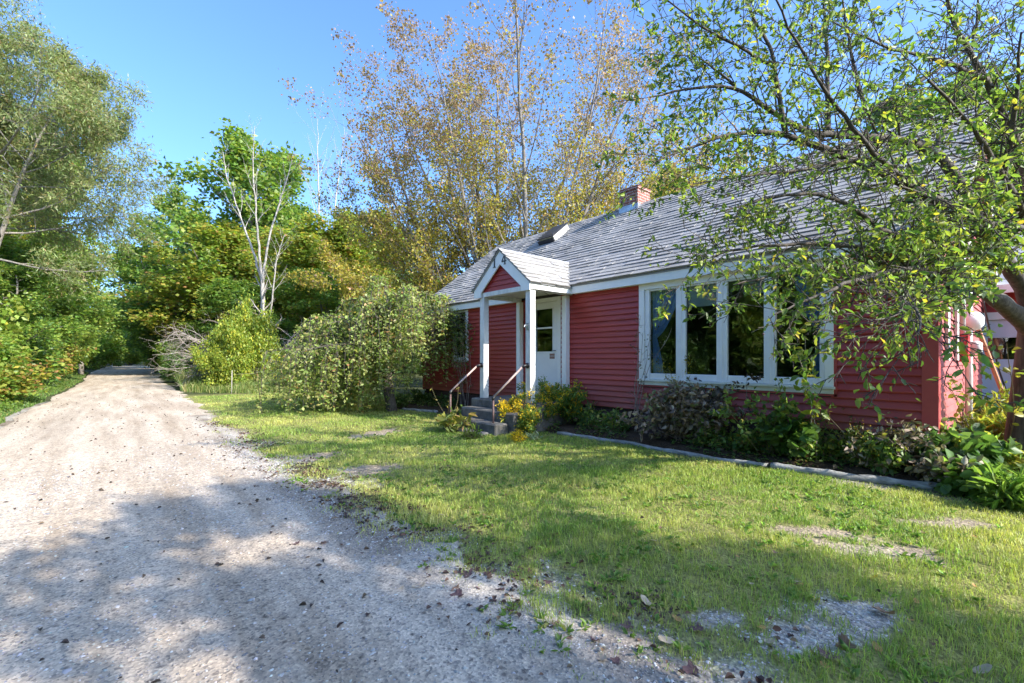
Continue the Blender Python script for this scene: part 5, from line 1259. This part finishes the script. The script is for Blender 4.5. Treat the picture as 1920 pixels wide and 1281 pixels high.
def blades(name, x, y, z, h, w, cols, rng, lean=.55, mat='grass', label=None, cat='grass'):
    n = len(x); a = rng.uniform(0, 6.283, n); l = rng.uniform(.1, 1, n) * lean
    B = np.stack([x, y, z], 1); dx = np.stack([np.cos(a), np.sin(a), 0 * a], 1); s = np.stack([-np.sin(a), np.cos(a), 0 * a], 1)
    b2 = rng.uniform(0, 6.283, n); s = np.stack([np.cos(b2), np.sin(b2), 0 * b2], 1)
    hh = h[:, None]; ww = w[:, None] * .5; ll = l[:, None]
    m = B + dx * hh * ll * .35 + np.array([0, 0, 1.0]) * hh * .62; t = B + dx * hh * ll * 1.0 + np.array([0, 0, 1.0]) * hh * (1 - .35 * ll)
    V = np.stack([B - s * ww, B + s * ww, m + s * ww * .8, m - s * ww * .8, t], 1)
    k = np.arange(n)[:, None] * 5
    me = np_mesh(name, V.reshape(-1, 3), k + np.array([[0, 1, 2, 3]]), k + np.array([[3, 2, 4]]), np.repeat(cols, 5, 0))
    o = obj(name, me, M[mat]); tag(o, label, cat, kind='stuff'); return o
rng = np.random.default_rng(302); xs, ys_ = [], []
for y0_, y1_, dens in ((-2.0, 2.2, 5200), (2.2, 4.5, 4200), (4.5, 8, 2700), (8, 13, 1300), (13, 20.5, 700)):
    x0_, x1_ = .9, 8.8 if y0_ < 2 else (6.8 if y0_ < 12 else 8.5)
    nn = int((x1_ - x0_) * (y1_ - y0_) * dens); a, b = scatter(rng, x0_, x1_, y0_, y1_, nn); xs.append(a); ys_.append(b)
x, y = np.concatenate(xs), np.concatenate(ys_)
d = x * FW[0] + y * FW[1]; ix = (x * RT[0] + y * RT[1]) / np.maximum(d, .1)
vis = ((d > 1.0) & (np.abs(ix) < 1.45)) | ((d > .3) & (np.abs(ix) < 3.2) & (rng.random(len(x)) < .45))
g, b_, s_, p_, pg_ = zones(x, y)
g = np.where((y > 12.5), sstep(-.1, .4, x - road_r(y) - .2), g)
tuft = sstep(.25, .6, fbm(x * 9 + 7, y * 9)) * .75 + .25
ok = vis & (rng.random(len(x)) < (g * .97 + .03 * (x > road_r(y) + .1) * (1 - b_)) * tuft)
x, y, d, g = x[ok], y[ok], d[ok], g[ok]; n = len(x)
print('blades', n)
dry = np.clip(fbm(x * 1.1 + 20, y * 1.1) * 1.9 - .62 + rng.normal(size=n) * .14 + .25 * sstep(1.2, 0, x - road_r(y)), 0, 1)[:, None]
gc = palette(rng, n, [(.19, .30, .055), (.30, .40, .075), (.12, .21, .045)], [3, 3, 2.5], .35); dc = palette(rng, n, [(.55, .51, .17), (.47, .49, .13), (.60, .53, .26)], [3, 3, 1])
h = (.024 + .085 * fbm(x * 2.2, y * 2.2) ** 1.6) * rng.uniform(.5, 1.35, n) * (.65 + .35 * g); w = np.clip(.0024 + .00062 * d, .002, .011) * rng.uniform(.7, 1.3, n)
blades('lawn_grass', x, y, ground_z(x, y) - .004, h, w, gc * (1 - dry) + dc * dry, rng, .95, 'grass', 'short green lawn with dry yellowish patches', 'grass')
rng = np.random.default_rng(310); a, b = scatter(rng, 1.4, 6.8, .2, 9, 5000); g_w = zones(a, b)[0]; ok = (g_w > .15) & (rng.random(len(a)) < sstep(.45, .75, fbm(a * 2.5 + 60, b * 2.5)) * .8 + .05); a, b = a[ok], b[ok]
n0 = len(a); a = np.repeat(a, 6); b = np.repeat(b, 6); n = len(a); az = rng.uniform(0, 6.28, n); D_ = np.stack([np.cos(az), np.sin(az), rng.uniform(.25, 1.1, n)], 1)
lm_ = leaves_mesh('lawn_weeds', np.stack([a, b, ground_z(a, b) + .004], 1) + D_ * .006, D_, rng.uniform(.022, .062, n), .42, palette(rng, n, [(.15, .26, .05), (.20, .31, .07), (.11, .19, .045), (.30, .29, .10)], [4, 3, 3, 1]), rng, 'oval', .6)
tag(obj('lawn_weeds', lm_, M['leaf']), 'broad-leaved weeds and clover growing through the lawn', 'weeds', kind='stuff')
# tall meadow grass in front of the wood and under the left bushes
rng = np.random.default_rng(303); u_, v_ = rng.uniform(0, 1, (2, 20000))
px_ = 338 + 245 * u_; dd = 18.2 + 8 * v_ + 1.6 * fbm(px_ * .03, px_ * 0) + rng.normal(size=len(px_)) * .25
x = FW[0] * dd + RT[0] * (px_ - 960) / F * dd; y = FW[1] * dd + RT[1] * (px_ - 960) / F * dd
ok = x > road_r(y) + .25 + .5 * rng.random(len(x)); x, y = x[ok], y[ok]; n = len(x)
h = (.05 + 1.3 * fbm(x * .9, y * .9)) * rng.uniform(.35, 1.15, n) * np.clip((dd[ok] - 18.2) * .35, .45, 1.1)
blades('tall_grass', x, y, np.zeros(n), h, np.full(n, .020), palette(rng, n, [(.15, .22, .05), (.24, .26, .075), (.36, .32, .14), (.10, .17, .035)], [4, 3, 2, 3]), rng, .95, 'grass', 'tall unmown grass at the edge of the lawn before the wood', 'grass')
rng = np.random.default_rng(304); y = rng.uniform(9, 60, 42000); x = road_l(y) - .15 - rng.random(len(y)) ** 1.6 * 3.6; n = len(x)
h = np.clip((.12 + .5 * fbm(x * .8, y * .8)) * rng.uniform(.4, 1.1, n) * np.clip((road_l(y) - x) * .9 + .15, .2, 1.2), .06, .8)
blades('verge_grass', x, y, np.full(n, -.01), h, np.full(n, .016) + .0004 * y, palette(rng, n, [(.10, .18, .035), (.14, .22, .05), (.07, .13, .03), (.25, .23, .08)], [4, 4, 3, 1.2]), rng, .7, 'grass', 'mixed grass and weeds along the left edge of the road', 'weeds')
y = rng.uniform(8.5, 34, 30000); x = road_l(y) - .35 - rng.random(len(y)) ** 1.3 * 4.5; n = len(x); z = rng.random(n) * np.clip((road_l(y) - x) * .45, .05, .75)
lm_ = leaves_mesh('verge_weeds', np.stack([x, y, z], 1), rng.normal(size=(n, 3)) * [1, 1, .5], .11 * rng.uniform(.5, 1.3, n), .5, palette(rng, n, [G1, G2, (.13, .19, .06), (.17, .2, .08), OLIVE], [4, 4, 3, 1.5, 1]), rng, 'diamond', .7)
tag(obj('verge_weeds', lm_, M['leaf']), 'dense low leafy weeds covering the left verge', 'weeds', kind='stuff')
# stones
rng = np.random.default_rng(305); a, b = scatter(rng, -2.3, 4.6, .3, 9.5, 300000)
d = a * FW[0] + b * FW[1]; ix = (a * RT[0] + b * RT[1]) / np.maximum(d, .1)
g, b_, s_, p_, pg_ = zones(a, b); er = road_r(b)
wgt = np.where(a < er - .1, .07 + .16 * sstep(.5, .7, fbm(a * 1.3, b * 1.3)) + .25 * sstep(.9, 1.5, a), .62 * s_ + .9 * pg_) * np.clip(3.4 / np.maximum(d, 1), .05, 1)
ok = (d > 1.2) & (np.abs(ix) < 1.3) & (rng.random(len(a)) < wgt); a, b, d = a[ok], b[ok], d[ok]; n = min(len(a), 32000); a, b, d = a[:n], b[:n], d[:n]; er = road_r(b)
r = .0036 * np.exp(rng.normal(size=n) * .45) + .0004 * d; r = np.clip(r, .002, .016)
oc = np.array([[1, 0, 0], [0, 1, 0], [-1, 0, 0], [0, -1, 0], [0, 0, 1], [.7, .7, .55], [-.7, .6, .5]], float)
tri = np.array([[0, 5, 4], [5, 1, 4], [1, 6, 4], [6, 2, 4], [2, 3, 4], [3, 0, 4], [0, 1, 5], [1, 2, 6]])
ang = rng.uniform(0, 6.28, n); sc_ = rng.uniform(.6, 1.4, (n, 3)) * r[:, None] * [1.2, 1, .75]
V = oc[None] * sc_[:, None] * rng.uniform(.75, 1.25, (n, 7, 1)); c_, s2 = np.cos(ang)[:, None], np.sin(ang)[:, None]
V = np.stack([V[..., 0] * c_ - V[..., 1] * s2, V[..., 0] * s2 + V[..., 1] * c_, V[..., 2]], -1)
zb = np.where(a < er + .1, .013, ground_z(a, b)); V += np.stack([a, b, zb], 1)[:, None]
cs_ = palette(rng, n, [(.42, .40, .37), (.55, .53, .50), (.27, .265, .27), (.17, .165, .17), (.38, .33, .28)], [4, 2.5, 2.5, 1.2, 1.5])
gm2 = np_mesh('loose_gravel', V.reshape(-1, 3), None, (np.arange(n)[:, None, None] * 7 + tri[None]).reshape(-1, 3), np.repeat(cs_, 7, 0))
tag(obj('loose_gravel', gm2, M['stone']), 'loose grey pebbles along the edge of the gravel road', 'gravel', kind='stuff')
print('stones', n)
# crumbled leaf litter along the road edge
rng = np.random.default_rng(306); a, b = scatter(rng, .9, 3.6, .3, 12, 60000); er = road_r(b); dlt = a - er
wgt = np.exp(-((dlt - .28) / .26) ** 2) * sstep(.36, .70, fbm(a * 2.6 + 9, b * 2.6)) * .75 + .006
ok = rng.random(len(a)) < wgt; a, b, er = a[ok], b[ok], er[ok]; n = len(a); d = a * FW[0] + b * FW[1]
z = np.maximum(ground_z(a, b), .012 * (a < er + .3)) + rng.uniform(.006, .022, n)
lm_ = leaves_mesh('leaf_litter', np.stack([a, b, z], 1), rng.normal(size=(n, 3)) * [1, 1, .15], rng.uniform(.015, .05, n), .7, palette(rng, n, [(.10, .06, .045), (.16, .09, .06), (.07, .045, .04), (.22, .14, .08)], [4, 3, 3, 1]), rng, 'oval', 1.2, .25)
tag(obj('leaf_litter', lm_, M['dry_leaf']), 'crumbled brown leaf litter along the road edge', 'leaf litter', kind='stuff')
rng = np.random.default_rng(307); a, b = scatter(rng, -2.4, 1.9, .4, 24, 700); n = len(a)
lm_ = leaves_mesh('road_debris', np.stack([a, b, np.full(n, .022)], 1), rng.normal(size=(n, 3)) * [1, 1, .1], rng.uniform(.012, .05, n), .5, palette(rng, n, [(.06, .045, .04), (.10, .07, .05), (.16, .11, .07)], [4, 3, 1]), rng, 'oval', 1.2, .3)
tag(obj('road_debris', lm_, M['dry_leaf']), 'small dark scraps of leaves scattered over the gravel road', 'leaf litter', kind='stuff')

# ---------------------------------------------------------------- fallen leaves, one object each
def fallen(name, maple, col, seed):
    rng = np.random.default_rng(seed)
    if maple:
        ang = np.array([-90, -60, -38, -20, 0, 18, 35, 52, 70, 80, 90]); rad = np.array([.30, .42, .34, .62, .80, .52, .50, .62, .82, .75, 1.0])
        ang = np.concatenate([ang, 180 - ang[-2:0:-1]]); rad = np.concatenate([rad, rad[-2:0:-1]])
    else:
        ang = np.arange(-90, 270, 20); rad = np.array([1.0 / math.sqrt((math.cos(R(q)) / .5) ** 2 + (math.sin(R(q))) ** 2) for q in ang])
    n = len(ang); a = np.radians(ang); V = [(0, 0, .02)]
    for k_, s in ((.55, 1), (1, 1)):
        for i in range(n):
            x_, y_ = rad[i] * k_ * math.cos(a[i]), rad[i] * k_ * math.sin(a[i])
            V.append((x_, y_, .03 + .38 * x_ * x_ * rng.uniform(.7, 1.3) + .22 * y_ * y_ + rng.normal() * .04 * k_))
    F3 = [(0, 1 + i, 1 + (i + 1) % n) for i in range(n)]; F4 = [(1 + i, 1 + n + i, 1 + n + (i + 1) % n, 1 + (i + 1) % n) for i in range(n)]
    V = np.array(V) * np.array([1, 1, 1]); c = palette(rng, len(V), [col], [1], .18)
    me = np_mesh(name, V, F4, F3, c, True)
    return me
kinds = [('maple_leaf', True, (.13, .075, .075), 'dark purple-brown maple leaf lying curled', 'maple leaf'), ('fallen_leaf', False, (.42, .24, .09), 'small orange-tan leaf lying', 'fallen leaf'),
         ('maple_leaf', True, (.24, .15, .10), 'dry brown maple leaf lying', 'maple leaf'), ('fallen_leaf', False, (.46, .36, .27), 'pale tan curled leaf lying', 'fallen leaf'), ('fallen_leaf', False, (.58, .38, .04), 'yellow leaf lying', 'fallen leaf')]
meshes = [fallen(k[0], k[1], k[2], 400 + i) for i, k in enumerate(kinds)]
def drop(kind, px, py, sz, label, group=None, rx=0):
    g = G(px, py); k = kinds[kind]; o = obj(k[0], meshes[kind], M['dry_leaf']) 
    onroad = g[0] < road_r(g[1]) + .2
    o.location = (g[0], g[1], (0.014 if onroad else gz(g[0], g[1]) + .018)); o.rotation_euler = (random.uniform(-.25, .25) + rx, random.uniform(-.25, .25), random.uniform(0, 6.28)); o.scale = (sz, sz, sz)
    tag(o, label, k[4], group)
drop(3, 1213, 1140, .055, 'largest pale tan curled leaf on the lawn near the bottom of the picture', rx=.4); drop(3, 1224, 1024, .045, 'pale grey-tan leaf on the grass in the middle of the lawn', rx=.3)
drop(0, 1312, 1186, .06, 'dark purple maple leaf on the grass beside the gravel road corner'); drop(0, 878, 1082, .07, 'dark purple-brown maple leaf on gravel at the lawn edge, upper one of a pair'); drop(0, 857, 1122, .06, 'dark purple-brown maple leaf on gravel at the lawn edge, lower one of a pair')
drop(2, 1585, 1215, .06, 'brown maple leaf standing up on the gravel patch in the lawn', rx=.7); drop(1, 1583, 1210, .04, 'orange-tan leaf leaning on the brown maple leaf at the gravel patch', rx=.5); drop(0, 1552, 1236, .07, 'dark purple maple leaf flat on the gravel patch in the lawn')
drop(1, 1427, 1184, .035, 'small orange-tan leaf left of the gravel patch'); drop(1, 1645, 1216, .035, 'small orange-tan leaf at the right end of the gravel patch'); drop(3, 1514, 1184, .035, 'narrow pale leaf at the upper left of the gravel patch', rx=.4)
drop(4, 1640, 1082, .03, 'bright yellow leaf on the shaded lawn', rx=.3); drop(3, 1843, 1252, .045, 'pale tan leaf in the lower right corner of the lawn', rx=.3); drop(2, 1660, 1152, .08, 'dark curled maple leaf at the upper right of the gravel patch'); drop(1, 1858, 1135, .03, 'thin orange leaf near the right edge of the lawn')
drop(1, 1270, 1168, .035, 'orange-brown leaf on the lawn just above the purple maple leaf'); drop(2, 1040, 1010, .05, 'tan maple leaf standing in the grass in the middle of the lawn', rx=.6); drop(0, 1300, 1262, .06, 'dark purple maple leaf on the gravel at the bottom edge'); drop(1, 925, 942, .04, 'orange leaf in the grass on the left part of the lawn')
for i in range(46):
    px, py = random.uniform(760, 1900), random.uniform(930, 1270)
    if py < 930 + max(0, (px - 1500)) * .1 or px < 760 + (py - 930) * 1.5: continue
    k = random.choice((1, 2, 2, 3, 0)); drop(k, px, py, random.uniform(.014, .03), kinds[k][3] + ' small in the lawn grass', kinds[k][3] + ' small in the lawn grass')
for i in range(34):
    t_ = random.random(); px, py = 640 + 560 * t_ + random.gauss(0, 60), 985 + 270 * t_ + random.gauss(0, 22)
    k = random.choice((0, 0, 2, 2, 3)); drop(k, px, py, random.uniform(.025, .05), kinds[k][3] + ' in the litter between gravel and lawn', kinds[k][3] + ' in the litter between gravel and lawn')

# ---------------------------------------------------------------- poles
up_ = thing('utility_pole', 'weathered wooden utility pole with a crossarm among trees left of the road', 'utility pole', at(152, 38))
H_ = (HOR - 508) / F * 38 + CAMZ
m = MB(); m.tube([(0, 0, -.2), (0, 0, H_ * .5), (0, 0, H_)], [.19, .17, .14], 12); m.build('pole', M['pole'], up_, smooth=True)
m = MB(); V = RT * 1.0; a_ = np.array([0, 0, H_ - .15]) - V * .15; b2 = np.array([0, 0, H_ - .2]) + V * 1.9
m.tube([a_, b2], .075, 8); m.build('crossarm', M['pole'], up_); m = MB(); m.tube([np.array([0, 0, H_ - 1.7]), np.array([0, 0, H_ - .25]) + V * 1.7], .05, 8); m.build('brace', M['pole'], up_)
wp = MB(); wp.tube([(0, 0, -.2), (0, 0, 1.5)], .14, 12); o = wp.build('road_post', M['white_worn'], None, 0, True); o.location = list(at(209, 72)); tag(o, 'short white post beside the far road', 'post')
wp = MB(); wp.tube([(0, 0, -.1), (0.02, 0, .95)], .014, 8); o = wp.build('garden_stake', M['pole'], None, 0, True); o.location = list(at(434, 18.4)); tag(o, 'thin white stake standing in the tall grass', 'stake')
